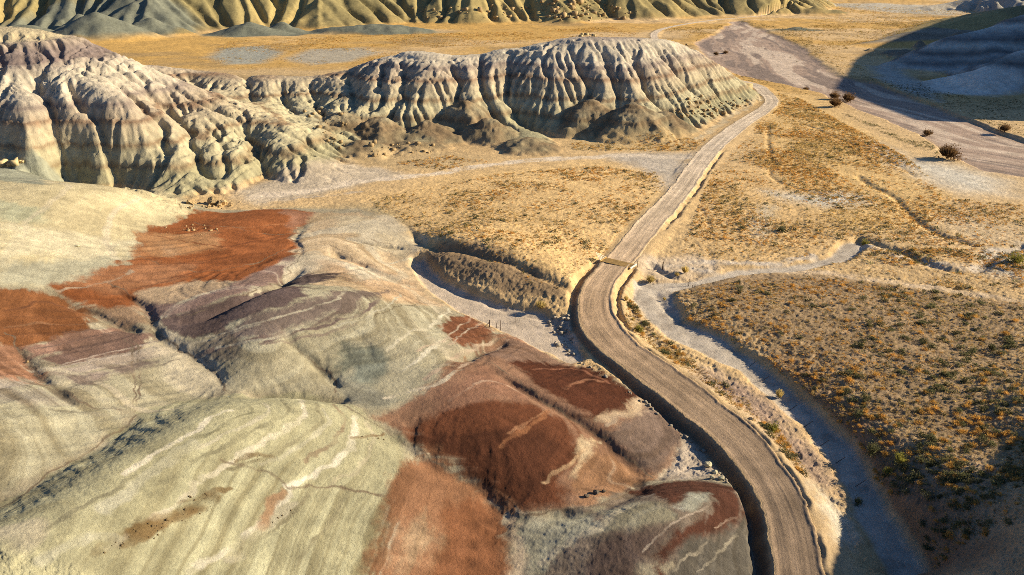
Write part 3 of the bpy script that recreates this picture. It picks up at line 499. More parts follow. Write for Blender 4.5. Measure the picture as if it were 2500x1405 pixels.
def lerp_col(col, sel, c, a): col[sel] += (np.array(c, np.float32) - col[sel]) * a[:, None]
col = np.empty((len(VX), 3), np.float32); col[:] = (.60, .43, .225)
wx = VX + 2.2 * fbm(VX * .18, VY * .18, 2, 70) * sstep(40, 120, VY) + .4 * fbm(VX * .8, VY * .8, 4, 71) ; wy = VY + 2.2 * fbm(VX * .18, VY * .18, 2, 72) * sstep(40, 120, VY) + .4 * fbm(VX * .8, VY * .8, 4, 73)
# plains far off: gold grass, grey clay, bare pink
pl = fbm(VX * .012, VY * .02, 4, 74); farm = sstep(235, 330, VY)
lerp_col(col, slice(None), GOLD, farm * sstep(-.35, .15, pl) * .9)
lerp_col(col, slice(None), (.34, .24, .12), farm * sstep(.12, .5, fbm(VX * .018, VY * .03, 4, 75)) * .7)
lerp_col(col, slice(None), (.36, .27, .14), sstep(240, 262, VY) * (1 - sstep(300, 420, VY)) * (VX < 60) * .5)
farpatch = [([(510,140),(540,118),(640,112),(690,130),(640,155),(560,158)], (.34,.34,.29), 6),([(690,145),(760,120),(880,118),(930,128),(860,150),(760,160)], (.40,.36,.28), 6),([(1990,10),(2150,8),(2400,22),(2330,38),(2150,30)], (.46,.42,.34), 20)]
zband = lambda z, L: np.stack([np.interp(z, [l[0] for l in L], [l[1][k] for l in L]) for k in range(3)], -1)
# banded hill and fluted ridge: beds at constant height with a little dip
hillm = (~inside(VX, VY, HILL_F)) & (VY > 128) & (VY < 335) & (VX < 112)
bed = base_h + 1.1 * fbm(VX * .05, VY * .05, 3, 76) + .35 * fbm(VX * .6, VY * .6, 2, 77)
LEFT = [(-1,(.50,.43,.29)),(1,(.42,.38,.24)),(3.6,(.46,.41,.25)),(4.6,(.33,.24,.14)),(5.4,(.52,.46,.30)),(8,(.56,.49,.32)),(8.8,(.30,.20,.12)),(9.5,(.54,.46,.31)),(12.3,(.56,.46,.32)),(13.3,(.31,.20,.13)),(14.4,(.50,.40,.29)),(15.6,(.54,.44,.33)),(16.6,(.33,.26,.22)),(17.6,(.60,.51,.40)),(21.5,(.62,.54,.42)),(23.6,(.50,.42,.34)),(24.8,(.27,.205,.185)),(27,(.30,.235,.21)),(28.2,(.46,.37,.28)),(29.5,(.58,.48,.31)),(32,(.56,.46,.30))]
RIDG = [(-1,(.44,.34,.20)),(1,(.36,.27,.17)),(3,(.30,.22,.14)),(7,(.27,.20,.13)),(8.3,(.50,.43,.32)),(9.4,(.30,.24,.21)),(10.5,(.58,.51,.41)),(12,(.33,.26,.23)),(13.2,(.60,.54,.44)),(15.5,(.56,.51,.42)),(16.6,(.22,.18,.17)),(18,(.34,.29,.25)),(19,(.42,.37,.31)),(20,(.21,.175,.165)),(22,(.34,.28,.20)),(25,(.40,.34,.22))]
RIDW = [(-1,(.50,.42,.30)),(3,(.44,.36,.25)),(5.6,(.58,.50,.38)),(7.4,(.31,.25,.215)),(9,(.60,.53,.41)),(10.4,(.31,.26,.23)),(11.6,(.62,.55,.44)),(13.4,(.48,.38,.31)),(15,(.60,.52,.41)),(20,(.50,.42,.33))]
rm = np.clip(sstep(205, 225, VY + .15 * VX), 0, 1); wr = 1 - sstep(-60, -35, VX + 6 * fbm(VX * .1, VY * .1, 2, 78))
cl = zband(bed, LEFT); cr = zband(bed - .05 * VX * 0, RIDG) * (1 - wr[:, None]) + zband(bed, RIDW) * wr[:, None]
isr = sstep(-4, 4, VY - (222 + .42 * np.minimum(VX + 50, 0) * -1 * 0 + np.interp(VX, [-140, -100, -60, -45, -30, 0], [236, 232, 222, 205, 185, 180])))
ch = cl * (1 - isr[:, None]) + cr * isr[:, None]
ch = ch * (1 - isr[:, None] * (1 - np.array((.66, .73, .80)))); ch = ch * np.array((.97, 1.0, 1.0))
olive = np.clip(sstep(20, 60, VX) * .6, 0, 1) * isr; ch = ch * (1 - olive[:, None]) + np.array((.38, .34, .24)) * olive[:, None]
ha = hillm * sstep(.25, 1.2, base_h); back = isr * sstep(256, 266, VY - .0 * VX) * 0
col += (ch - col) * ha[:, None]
cmv = np.zeros_like(VX); cmv[m1] = G1.bil(CMR, VX[m1], VY[m1]); lerp_col(col, slice(None), (.25, .18, .105), cmv * np.clip(.75 + .6 * fbm(VX * .2, VY * .2, 3, 47), .3, 1))
mnd = (.5 + fbm(VX * .15, VY * .15, 3, 79)); 
# far hills
hz = VZ
mes = inside(VX, VY, MESA) | ((VY > 540) & (hz > 1.5) & (VX < 420) & (VX > -760))
mesc = zband(hz + 5 * fbm(VX * .02, VY * .02, 3, 91), [(0,(.43,.31,.13)),(6,(.38,.295,.125)),(20,(.36,.295,.13)),(40,(.31,.26,.11)),(80,(.32,.27,.12))])
g = sstep(-.1, .35, fbm(VX * .02, VY * .006, 3, 92)); mesc = mesc * (1 - .6 * g[:, None]) + np.array((.17, .155, .08)) * .6 * g[:, None]
col += (mesc - col) * (mes * sstep(.3, 2.5, hz))[:, None]
for (a, b, r, e) in [(245,92,36,1.3),(200,82,34,1.2),(370,82,28,1.4),(345,78,24,1.2),(610,84,21,1.8),(690,80,16,1.7),(910,79,24,2.3),(60,95,40,1.5),(1945,74,9,2.2)]:
    X0, Y0 = at(a, b, 0); d = np.hypot((VX - X0) / e, VY - Y0) + 8 * fbm(VX * .05, VY * .05, 2, 93)
    lerp_col(col, slice(None), (.17, .18, .14), 1 - sstep(r * .85, r * 1.2, d))
rq = (VY > 250) & (VX > 140) & (VY < 560) & (hz > .6) & ~mes
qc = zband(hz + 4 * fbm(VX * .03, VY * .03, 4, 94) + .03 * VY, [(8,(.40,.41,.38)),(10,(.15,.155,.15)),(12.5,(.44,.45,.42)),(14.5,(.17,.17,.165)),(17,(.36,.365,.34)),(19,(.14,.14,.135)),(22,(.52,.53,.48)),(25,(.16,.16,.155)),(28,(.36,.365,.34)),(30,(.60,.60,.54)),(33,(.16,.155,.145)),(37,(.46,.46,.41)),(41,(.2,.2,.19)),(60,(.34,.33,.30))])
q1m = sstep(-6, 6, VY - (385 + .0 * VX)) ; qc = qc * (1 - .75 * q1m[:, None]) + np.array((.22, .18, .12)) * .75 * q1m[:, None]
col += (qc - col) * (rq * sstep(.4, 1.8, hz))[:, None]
q4 = (VY > 800) & (VX > 400) & (hz > 1); lerp_col(col, q4, (.33, .34, .32), np.full(q4.sum(), .9))
def paint(P, c, f, dist_fn):
    P = np.asarray(P); p = 4 * f + 3
    sel = np.nonzero((wx > P[:, 0].min() - p) & (wx < P[:, 0].max() + p) & (wy > P[:, 1].min() - p) & (wy < P[:, 1].max() + p))[0]
    if len(sel) == 0: return
    a = dist_fn(wx[sel], wy[sel], P); ok = a > 0.003
    lerp_col(col, sel[ok], c, a[ok])
for L, c, f in farpatch: paint(np.array(at(*np.array(L).T, 0)).T, c, f, lambda x, y, P: 1 - sstep(-f, f, sdf(x, y, P)))
ZS = blur(Z, 4)
lerp_col(col, slice(None), (.43, .375, .26), np.clip(FRV, 0, 1))
EDGE = .9 * fbm(VX * .4, VY * .4, 3, 171) + .55 * fbm(VX * 1.7, VY * 1.7, 3, 172) + .35 * fbm(VX * 6, VY * 6, 2, 173)
hb = np.zeros_like(VX); hb[m1] = G1.cub(ZS, VX[m1], VY[m1])
fsel = np.nonzero(FRV > .05)[0]; hh = hb[fsel] + .3 * fbm(VX[fsel] * .13, VY[fsel] * .13, 4, 174) + .03 * VX[fsel]
bd = .6 * vnoise(hh * 2.6, VX[fsel] * .03, 175) + .45 * vnoise(hh * 6.5, VX[fsel] * .04, 176) + .3 * vnoise(hh * 14, VX[fsel] * .06, 177)
EDGE[fsel] += 2.2 * bd
for L, c, f in POLY:
    P = ground_pts(L, ZS); p = 4 * f + 4
    sel = np.nonzero((wx > P[:, 0].min() - p) & (wx < P[:, 0].max() + p) & (wy > P[:, 1].min() - p) & (wy < P[:, 1].max() + p))[0]
    if len(sel) == 0: continue
    ff = f * 1.5; a = 1 - sstep(-ff, ff, sdf(wx[sel], wy[sel], P) + EDGE[sel] * min(1.1, .4 + .8 * f)); ok = a > .003
    lerp_col(col, sel[ok], c, a[ok])
bd = np.tanh(3.2 * bd) * .40
col[fsel] *= (1 + (bd * FRV[fsel] * np.clip(.75 + 1.3 * fbm(VX[fsel] * .07, VY[fsel] * .07, 3, 164), .15, 1.3) * (1 - .6 * (1 - sstep(-62, -45, VX[fsel] - .25 * (VY[fsel] - 100)))) * (.8 + .2 * inside(wx[fsel], wy[fsel], ground_pts([(330,1014),(420,985),(560,962),(700,964),(830,981),(900,1020),(970,1062),(1008,1112),(920,1440),(-300,1500),(0,1240),(200,1112)], ZS))))[:, None] * np.array((.9, 1.0, 1.15)))
wl = sstep(.22, .40, vnoise(hh * 1.9 + 3, VX[fsel] * .025, 178)) * FRV[fsel] * .75; lum = col[fsel].mean(1); lerp_col(col, fsel, (.70, .62, .46), wl * sstep(.24, .36, lum))
for L, c, hw in LINES: paint(smooth_line(ground_pts(L, ZS), 5), c, hw, lambda x, y, P: (1 - sstep(hw * .5, hw * 1.4, seg_dist(x, y, P)[0] + min(.22, hw * .8) * fbm(x * 1.1, y * 1.1, 4, 195))) * np.clip(.75 + 1.1 * fbm(x * .5, y * .5, 3, 95), .1, 1))
for L, _d, _w in GUL[:18]: paint(smooth_line(ground_pts(L, ZS), 5), (.23, .175, .12), .13, lambda x, y, P: (1 - sstep(.05, .18, seg_dist(x + .5 * fbm(x * .5, y * .5, 2, 196), y, P)[0])) * np.clip(.6 + 1.2 * fbm(x * .4, y * .4, 2, 197), .1, .9))  # gully bottoms: brown sediment, with gully shade put into the colour too
# washes, tracks and road
wn = fbm(VX * .3, VY * .3, 3, 96)
lerp_col(col, slice(None), (.25, .155, .095), (1 - sstep(1.2, 4.5, W1V + 2 * fbm(VX * .4, VY * .4, 3, 163))) * sstep(.3, .9, base_h) * (VY < 125) * (RD > 7) * .85)
lerp_col(col, slice(None), (.56, .47, .37), 1 - sstep(-.3, .5, W0V))
lerp_col(col, slice(None), (.53, .47, .39), 1 - sstep(-.3, .5, W1V))
rvx = VX + 14 * fbm(VX * .012, VY * .012, 3, 165) - np.interp(VY, [150, 205, 300, 450, 700], [170, 132, 118, 148, 205]); fl = fbm(rvx * .11, VY * .014, 5, 160); fl2 = fbm(rvx * .4, VY * .03, 4, 161)
lerp_col(col, slice(None), (.38, .285, .225), 1 - sstep(-2.5, 2.0, MAINV + 3 * fl))
lerp_col(col, slice(None), (.56, .455, .36), (1 - sstep(-6, 1, MAINV)) * sstep(-.02, .22, fl + .5 * fl2))
lerp_col(col, slice(None), (.25, .195, .165), (1 - sstep(-4, 0, MAINV)) * sstep(.06, .26, -fl + .6 * fl2))
lerp_col(col, slice(None), (.30, .25, .20), (1 - sstep(-.2, .3, W1V)) * sstep(.1, .35, fbm(VX * .5, VY * .5, 4, 162)) * .4)
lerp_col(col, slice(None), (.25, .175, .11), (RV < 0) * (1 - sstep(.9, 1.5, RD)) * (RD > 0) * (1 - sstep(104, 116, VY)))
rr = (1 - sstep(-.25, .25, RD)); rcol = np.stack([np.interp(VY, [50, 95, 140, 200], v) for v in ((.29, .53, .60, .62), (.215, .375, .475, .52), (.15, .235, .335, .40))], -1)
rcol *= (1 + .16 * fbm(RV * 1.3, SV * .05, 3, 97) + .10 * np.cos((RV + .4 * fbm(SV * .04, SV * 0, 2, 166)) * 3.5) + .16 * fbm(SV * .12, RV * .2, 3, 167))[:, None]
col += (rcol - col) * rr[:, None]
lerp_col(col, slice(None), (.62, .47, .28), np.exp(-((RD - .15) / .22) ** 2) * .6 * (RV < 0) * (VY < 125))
col *= (1 + .22 * fbm(VX * .35, VY * .35, 4, 98) + .10 * fbm(VX * 2.2, VY * 2.2, 2, 99))[:, None]
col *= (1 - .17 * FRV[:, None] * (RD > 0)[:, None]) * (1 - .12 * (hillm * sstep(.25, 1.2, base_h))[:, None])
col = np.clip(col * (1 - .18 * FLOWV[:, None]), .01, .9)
# which piece of the setting a face belongs to
reg = np.zeros(len(VX), np.int8)
reg[mes & (hz > 1.0)] = 5; reg[rq & (hz > .9)] = 6; reg[q4] = 7
reg[hillm & (base_h > .8)] = 3; reg[hillm & (base_h > .8) & (isr > .5)] = 4
reg[inside(VX, VY, HILL_F)] = 2
reg[(MAINV < 0)] = 8; reg[W1V < .2] = 9; reg[W0V < .2] = 10
TRK = [np.minimum(9, seg_dist(*np.array([VX, VY]), smooth_line(ground_pts(L, ZS), 5))[0]) for L, c, hw in LINES[-4:-3] + LINES[-2:-1]]
reg[TRK[0] < 1.5] = 11; reg[TRK[1] < .9] = 12
reg[RD < .05] = 1
NAMES = ['ground', 'road', 'painted_hills', 'banded_hill', 'fluted_ridge', 'mesa', 'shadowed_hills', 'distant_hill', 'dry_river_bed', 'dry_wash', 'gully_floor', 'dirt_track', 'dirt_track']
ROLE = np.zeros(len(VX), np.float32)                 # how strongly the surface is streaked along its length
ROLE[reg == 1] = 1; ROLE[(reg == 8)] = .6
UV = np.column_stack([RV, SV, ROLE]).astype(np.float32); w8 = reg == 8
UV[w8, 0] = rvx[w8] * .5; UV[w8, 1] = VY[w8]
POP = np.clip(FRV, 0, 1).astype(np.float32)

# ------------------------------------------------------------ materials
def N(nt, t, **k):
    n = nt.nodes.new(t)
    for a, b in k.items(): setattr(n, a, b)
    return n
def terrain_mat():
    m = bpy.data.materials.new('earth'); m.use_nodes = True; t = m.node_tree; L = t.links.new; b = t.nodes['Principled BSDF']
    b.inputs['Roughness'].default_value = .95; b.inputs['Specular IOR Level'].default_value = .12
    a = N(t, 'ShaderNodeAttribute', attribute_name='tint'); u = N(t, 'ShaderNodeAttribute', attribute_name='lane'); g = N(t, 'ShaderNodeAttribute', attribute_name='popcorn'); geo = N(t, 'ShaderNodeNewGeometry')
    def noise(sc, det, vec, rough=.6):
        n = N(t, 'ShaderNodeTexNoise'); n.inputs['Scale'].default_value = sc; n.inputs['Detail'].default_value = det; n.inputs['Roughness'].default_value = rough; L(vec, n.inputs['Vector']); return n.outputs['Fac']
    def mr(v, a0, a1, b0, b1):
        n = N(t, 'ShaderNodeMapRange'); L(v, n.inputs[0])
        for i, q in enumerate((a0, a1, b0, b1)): n.inputs[i + 1].default_value = q
        return n.outputs[0]
    def mth(op, x, y):
        n = N(t, 'ShaderNodeMath', operation=op)
        for i, q in enumerate((x, y)):
            if isinstance(q, (int, float)): n.inputs[i].default_value = q
            else: L(q, n.inputs[i])
        return n.outputs[0]
    P = geo.outputs['Position']
    fine = noise(6.5, 6, P, .75); mid_ = noise(.55, 4, P)
    mp = N(t, 'ShaderNodeMapping'); mp.inputs['Scale'].default_value = (2.2, .06, 0); L(u.outputs['Vector'], mp.inputs['Vector']); st = noise(1.0, 5, mp.outputs[0], .65)
    sx = N(t, 'ShaderNodeSeparateXYZ'); L(u.outputs['Vector'], sx.inputs[0]); role = sx.outputs[2]
    k = mth('MULTIPLY', mr(fine, .3, .7, .80, 1.18), mr(mid_, .3, .7, .82, 1.16))
    k2 = mth('MULTIPLY', k, mth('ADD', 1.0, mth('MULTIPLY', role, mr(st, .3, .7, -.22, .18))))
    vm = N(t, 'ShaderNodeVectorMath', operation='SCALE'); L(a.outputs['Color'], vm.inputs[0]); L(k2, vm.inputs['Scale']); L(vm.outputs[0], b.inputs['Base Color'])
    h = mth('ADD', mth('MULTIPLY', noise(2.7, 9, P, .86), .30), mth('MULTIPLY', mth('MULTIPLY', role, st), .12))
    bp = N(t, 'ShaderNodeBump'); bp.inputs['Strength'].default_value = .9; bp.inputs['Distance'].default_value = 1.0; L(h, bp.inputs['Height']); L(bp.outputs[0], b.inputs['Normal'])
    return m
EARTH = terrain_mat()
def mesh_np(name, co, quads, mat, attrs=None, smooth=True):
    me = bpy.data.meshes.new(name); n = len(quads); k = quads.shape[1]
    me.vertices.add(len(co)); me.vertices.foreach_set('co', np.ascontiguousarray(co, np.float32).ravel())
    me.loops.add(n * k); me.loops.foreach_set('vertex_index', np.ascontiguousarray(quads, np.int32).ravel())
    me.polygons.add(n); me.polygons.foreach_set('loop_start', np.arange(n, dtype=np.int32) * k)
    if smooth: me.polygons.foreach_set('use_smooth', np.ones(n, bool))
    for key, (typ, data) in (attrs or {}).items():
        at_ = me.attributes.new(key, typ, 'POINT'); at_.data.foreach_set({'FLOAT_COLOR': 'color', 'FLOAT_VECTOR': 'vector', 'FLOAT': 'value'}[typ], np.ascontiguousarray(data, np.float32).ravel())
    me.update(calc_edges=True); me.materials.append(mat); return me
def tag(o, label=None, cat=None, group=None, kind=None):
    for k, v in (('label', label), ('category', cat), ('group', group), ('kind', kind)):
        if v: o[k] = v
    return o
def link(name, me, parent=None):
    o = bpy.data.objects.new(name, me); C.objects.link(o)
    if parent: o.parent = parent
    return o
ii, jj = np.meshgrid(np.arange(NX - 1), np.arange(NY - 1)); q0 = (jj * NX + ii).ravel(); QUADS = np.stack([q0, q0 + 1, q0 + 1 + NX, q0 + NX], 1).astype(np.int32)
fr_ = reg[q0]; CO = np.column_stack([VX, VY, VZ]); RGBA = np.column_stack([col, np.ones(len(col))])
LBL = {0: ('broad desert flat of tan soil between the hills and washes', 'ground'), 1: ('pale gravel road curving through the valley', 'road'), 2: ('low rounded painted hills banded red, purple and pale green', 'hills'), 3: ('big pale hill with deep gullies, upper left', 'hill'), 4: ('long grey ridge with a fluted face', 'ridge'),
       5: ('high olive yellow mesa slope at the back', 'mesa'), 6: ('blue grey hills in shadow beyond the river bed', 'hills'), 7: ('far blue hill at the top right corner', 'hill'), 8: ('wide pinkish dry river bed', 'river bed'), 9: ('narrow blue grey wash beside the road', 'wash'), 10: ('sandy gully floor at the foot of the pale hills', 'gully'), 11: ('pale dirt track joining the road from the left', 'track'), 12: ('thin dirt track running right from the wash', 'track')}
for r in range(13):
    f = QUADS[fr_ == r]
    if len(f) == 0: continue
    uq, inv = np.unique(f, return_inverse=True)
    me = mesh_np(NAMES[r], CO[uq], inv.reshape(f.shape), EARTH, {'tint': ('FLOAT_COLOR', RGBA[uq]), 'lane': ('FLOAT_VECTOR', UV[uq]), 'popcorn': ('FLOAT', POP[uq])})
    tag(link(NAMES[r], me), *LBL[r], kind='structure')

# ------------------------------------------------------------ plants
def plain_mat(name, c, var=.25, attr=False, rough=.9, metal=0.0, bump=0.0, bscale=8.0, leaf=False):
    m = bpy.data.materials.new(name); m.use_nodes = True; t = m.node_tree; L = t.links.new; b = t.nodes['Principled BSDF']
    b.inputs['Roughness'].default_value = rough; b.inputs['Metallic'].default_value = metal; b.inputs['Specular IOR Level'].default_value = .2
    n = N(t, 'ShaderNodeTexNoise'); n.inputs['Scale'].default_value = bscale; n.inputs['Detail'].default_value = 4
    tc = N(t, 'ShaderNodeNewGeometry'); L(tc.outputs['Position'], n.inputs['Vector'])
    oi = N(t, 'ShaderNodeObjectInfo'); mr = N(t, 'ShaderNodeMapRange'); mr.inputs[3].default_value = 1 - var; mr.inputs[4].default_value = 1 + var; L(oi.outputs['Random'], mr.inputs[0])
    mr2 = N(t, 'ShaderNodeMapRange'); mr2.inputs[1].default_value = .3; mr2.inputs[2].default_value = .7; mr2.inputs[3].default_value = 1 - var; mr2.inputs[4].default_value = 1 + var; L(n.outputs['Fac'], mr2.inputs[0])
    mu = N(t, 'ShaderNodeMath', operation='MULTIPLY'); L(mr.outputs[0], mu.inputs[0]); L(mr2.outputs[0], mu.inputs[1])
    vm = N(t, 'ShaderNodeVectorMath', operation='SCALE'); L(mu.outputs[0], vm.inputs['Scale'])
    if attr: a = N(t, 'ShaderNodeAttribute', attribute_name='tint'); L(a.outputs['Color'], vm.inputs[0])
    else: vm.inputs[0].default_value = c
    L(vm.outputs[0], b.inputs['Base Color'])
    if leaf:
        tr = N(t, 'ShaderNodeBsdfTranslucent'); L(vm.outputs[0], tr.inputs['Color']); ms = N(t, 'ShaderNodeMixShader'); ms.inputs[0].default_value = .42; L(b.outputs[0], ms.inputs[1]); L(tr.outputs[0], ms.inputs[2]); L(ms.outputs[0], t.nodes['Material Output'].inputs[0])
    if bump: bp = N(t, 'ShaderNodeBump'); bp.inputs['Strength'].default_value = bump; bp.inputs['Distance'].default_value = .1; L(n.outputs['Fac'], bp.inputs['Height']); L(bp.outputs[0], b.inputs['Normal'])
    return m
def tuft_tris(n, seed, spread=.8, wide=.09):         # blades fanning from a root, unit radius and height
    r = np.random.default_rng(seed); V = np.zeros((n, 3, 3))
    for k in range(n):
        az = r.random() * 6.283; lean = spread * math.sqrt(r.random()); l = .7 + .45 * r.random()
        tip = np.array([math.cos(az) * lean, math.sin(az) * lean, math.sqrt(max(.1, 1 - .75 * lean ** 2)) * .85]) * l
        root = np.array([math.cos(az), math.sin(az), 0]) * .25 * lean; s = np.array([-math.sin(az + r.normal() * .8), math.cos(az), r.normal() * .3]) * wide
        mid_ = root * .5 + tip * .55
        V[k] = [root * .4 + tip * .25, mid_ + s + [0, 0, .0], tip]
        V[k, 0] -= s * .6
    return V.reshape(-1, 3)
def leaf_tris(n, seed, size=.16, flat=.75):           # leafy dome with gaps, clumped
    r = np.random.default_rng(seed); cl = r.normal(size=(9, 3)); cl /= np.linalg.norm(cl, axis=1)[:, None]; cl *= .62; cl[:, 2] = np.abs(cl[:, 2])
    V = []
    for k in range(n):
        c = cl[r.integers(9)] + r.normal(size=3) * .22; c[2] = abs(c[2]) * flat + .04
        a = r.normal(size=3); a /= np.linalg.norm(a); b = np.cross(a, r.normal(size=3)); b /= np.linalg.norm(b) + 1e-9; s = size * (.6 + .8 * r.random())
        V += [c - a * s * .5, c + a * s * .5 + b * s * .25, c + b * s]
    return np.array(V)
def tri_mesh(name, V, mat): return mesh_np(name, V, np.arange(len(V)).reshape(-1, 3), mat, smooth=False)
def world_poly(L): return np.array(at(*np.array(L).T, .5)).T
def scatter(L, n, seed, cl=(.15, -.1, .25), edge=True):
    P = world_poly(L); r = np.random.default_rng(seed); lo, hi = P.min(0), P.max(0)
    A = (hi - lo).prod(); x = lo[0] + (hi[0] - lo[0]) * r.random(n * 6); y = lo[1] + (hi[1] - lo[1]) * r.random(n * 6)
    k = inside(x, y, P) & (r.random(n * 6) < sstep(cl[1], cl[2], fbm(x * cl[0], y * cl[0], 3, seed)) + .06); x, y = x[k][:n], y[k][:n]
    z, fl, R, S, d, mn, w0, w1, fr = terrain(x, y, True); tk = np.ones(len(x), bool)
    for T_, hw in TRACKS: tk &= seg_dist(x, y, T_)[0] > hw
    ok = tk & (d > 1.1) & (w0 > .4) & (w1 > .5) & ((mn > 1.5) | (r.random(len(x)) < .02))
    return x[ok], y[ok], z[ok]
def project(x, y, z):
    dx, dy, dz = x, y, z - HC; c, s = math.cos(PITCH), math.sin(PITCH); dep = dy * c - dz * s; up = dy * s + dz * c
    return 1250 + F_PX * dx / dep, 702.5 - F_PX * up / dep, dep
AREAS = [ # survey outline, count, clump scale, label of the place
 ([(880,490),(980,470),(1150,430),(1450,400),(1600,420),(1630,460),(1500,590),(1430,690),(1340,735),(1050,590)], 4200, .12, 'field'),
 ([(1860,270),(1900,225),(1960,240),(2080,310),(2230,390),(2320,480),(2500,500),(2500,600),(2250,600),(2080,580),(1950,640),(1760,630),(1660,610),(1740,420),(1840,320)], 15000, .07, 'flat'),
 ([(1650,712),(1850,680),(2050,680),(2500,745),(2500,1140),(2300,1120),(2150,1180),(2060,1050),(1960,950),(1880,890),(1690,790)], 7500, .22, 'terrace'),
 ([(2130,1130),(2300,1120),(2500,1140),(2500,1405),(2240,1405),(2150,1240)], 520, .2, 'bank'),
 ([(1540,720),(1600,800),(1700,880),(1820,960),(1920,1060),(1980,1160),(1960,1170),(1860,1070),(1770,985),(1640,890),(1520,790)], 900, .25, 'verge'),
 ([(2080,600),(2500,610),(2500,730),(2200,690),(1990,660)], 1500, .12, 'flat'),
 ([(960,395),(1100,375),(1220,395),(1100,415)], 300, .15, 'field'),([(1390,345),(1560,340),(1760,330),(1720,362),(1560,368),(1400,362)], 700, .12, 'field'),
]
FARA = [
 ([(1790,50),(1870,68),(1960,108),(2010,150),(2060,185),(2160,205),(2270,248),(2390,298),(2500,340),(2500,312),(2400,276),(2280,230),(2150,190),(2060,172),(2030,145),(1980,98),(1880,60)], 1600, .08, (.17, .14, .06)),([(1730,100),(1960,140),(1990,215),(1800,188)], 2200, .1, (.17, .13, .07)),
 ([(2130,215),(2300,260),(2500,350),(2500,240),(2350,225),(2200,200)], 1300, .06, (.16, .14, .06)),([(1950,110),(2010,150),(2140,195),(2080,140),(2060,120),(2200,90),(2300,50),(2000,60),(1900,70)], 3000, .03, (.34, .24, .08)),
 ([(480,140),(560,100),(900,85),(1300,75),(1550,62),(1560,85),(1400,95),(1000,120),(870,165),(600,175)], 4500, .03, (.46, .29, .08)),
 ([(1600,70),(1790,60),(1730,100),(1690,95)], 700, .04, (.36, .26, .1)),([(1980,5),(2400,25),(2300,60),(1990,60)], 2500, .01, (.44, .3, .09)),
 ([(1740,200),(1800,205),(1900,230),(1950,235),(2000,232),(1900,205),(1800,190)], 260, .1, (.24, .19, .08)),([(2050,270),(2280,350),(2300,385),(2150,320)], 420, .1, (.2, .18, .08)),
]
ORANGE = plain_mat('orange_blossom', (.60, .35, .09), .25, leaf=True); DGREEN = plain_mat('sage_leaf', (.13, .13, .06), .3, leaf=True); YGREEN = plain_mat('green_leaf', (.30, .28, .06), .2, leaf=True); STRAW = plain_mat('straw', (.60, .47, .18), .2, leaf=True); RUST = plain_mat('tamarisk_twig', (.20, .12, .055), .25, leaf=True); TRACKS = [(smooth_line(ground_pts(L, ZS), 5), hw) for L, c, hw in LINES[-4:]]
TW = plain_mat('twig', (.16, .11, .07), .2)
STUFFM = plain_mat('dry_stems', (1, 1, 1), .18, True, leaf=True)
xs, ys_, zs, pl_ = [], [], [], []
for k, (L, n, cs, nm) in enumerate(AREAS):
    a, b, c = scatter(L, n, 300 + k, (cs, -.75 if k == 2 else -.35, .5 if k == 2 else .35)); xs.append(a); ys_.append(b); zs.append(c); pl_.append(np.full(len(a), k))
xs, ys_, zs, pl_ = map(np.concatenate, (xs, ys_, zs, pl_))
w1d = np.full(len(xs), 30.0); g_ = (ys_ < 347) & (np.abs(xs) < 207); w1d[g_] = G1.bil(WSD[1], xs[g_], ys_[g_])
keep = (pl_ != 2) | (rng.random(len(xs)) < .30 + .75 * np.exp(-np.clip(w1d - 1, 0, 99) / 9)); xs, ys_, zs, pl_, w1d = xs[keep], ys_[keep], zs[keep], pl_[keep], w1d[keep]
sz = .17 + .22 * rng.random(len(xs)) ** 2 + .28 * (rng.random(len(xs)) < .14) * rng.random(len(xs))
isdark = rng.random(len(xs)) < np.where(pl_ == 2, np.where(w1d > 12, .24, .05), np.where(pl_ == 3, .4, .12)); sz = np.where(isdark, .24 + .42 * rng.random(len(xs)) ** 1.6, sz)
px_, py_, dep = project(xs, ys_, zs); infr = (px_ > -10) & (px_ < 2510) & (py_ > -10) & (py_ < 1415)
def biggest(mask, n):
    k = np.nonzero(mask & infr)[0]; return k[np.argsort(-(sz[k] / dep[k]))[:n]]
TUFTS = [tri_mesh('orange_tuft', np.vstack([tuft_tris(60, 20 + k, .95, .06), leaf_tris(90, 25 + k, .15)]), ORANGE) for k in range(4)]
SHRUB = [tri_mesh('sage_shrub', leaf_tris(170, 30 + k, .2), DGREEN) for k in range(4)]
PLACE = {'field': 'on the flat field left of the gravel road', 'flat': 'on the flat between road and wide river bed', 'terrace': 'on the terrace right of the narrow wash', 'bank': 'on the shaded slope in the lower right corner', 'verge': 'on the verge between road and narrow wash'}
PNAME = [a[3] for a in AREAS]
used = np.zeros(len(xs), bool)
for mask, meshes, nm, what, cat, grp in ((~isdark, TUFTS, 'orange_bush', 'small round orange rabbitbrush tuft', 'bush', 'orange tufts'), (isdark, SHRUB, 'sage_shrub', 'small dark green sage shrub', 'shrub', 'dark green shrubs')):
    for q in biggest(mask, 300):
        o = link(nm, meshes[q % 4]); o.location = (xs[q], ys_[q], zs[q] - .03); o.rotation_euler = (0, 0, rng.random() * 6.28); s = sz[q]; o.scale = (s * (.9 + .4 * rng.random()), s * (.9 + .4 * rng.random()), s * (.8 + .4 * rng.random()))
        p = PNAME[pl_[q]]; tag(o, what + ' ' + PLACE[p], cat, grp + ' ' + PLACE[p]); used[q] = True
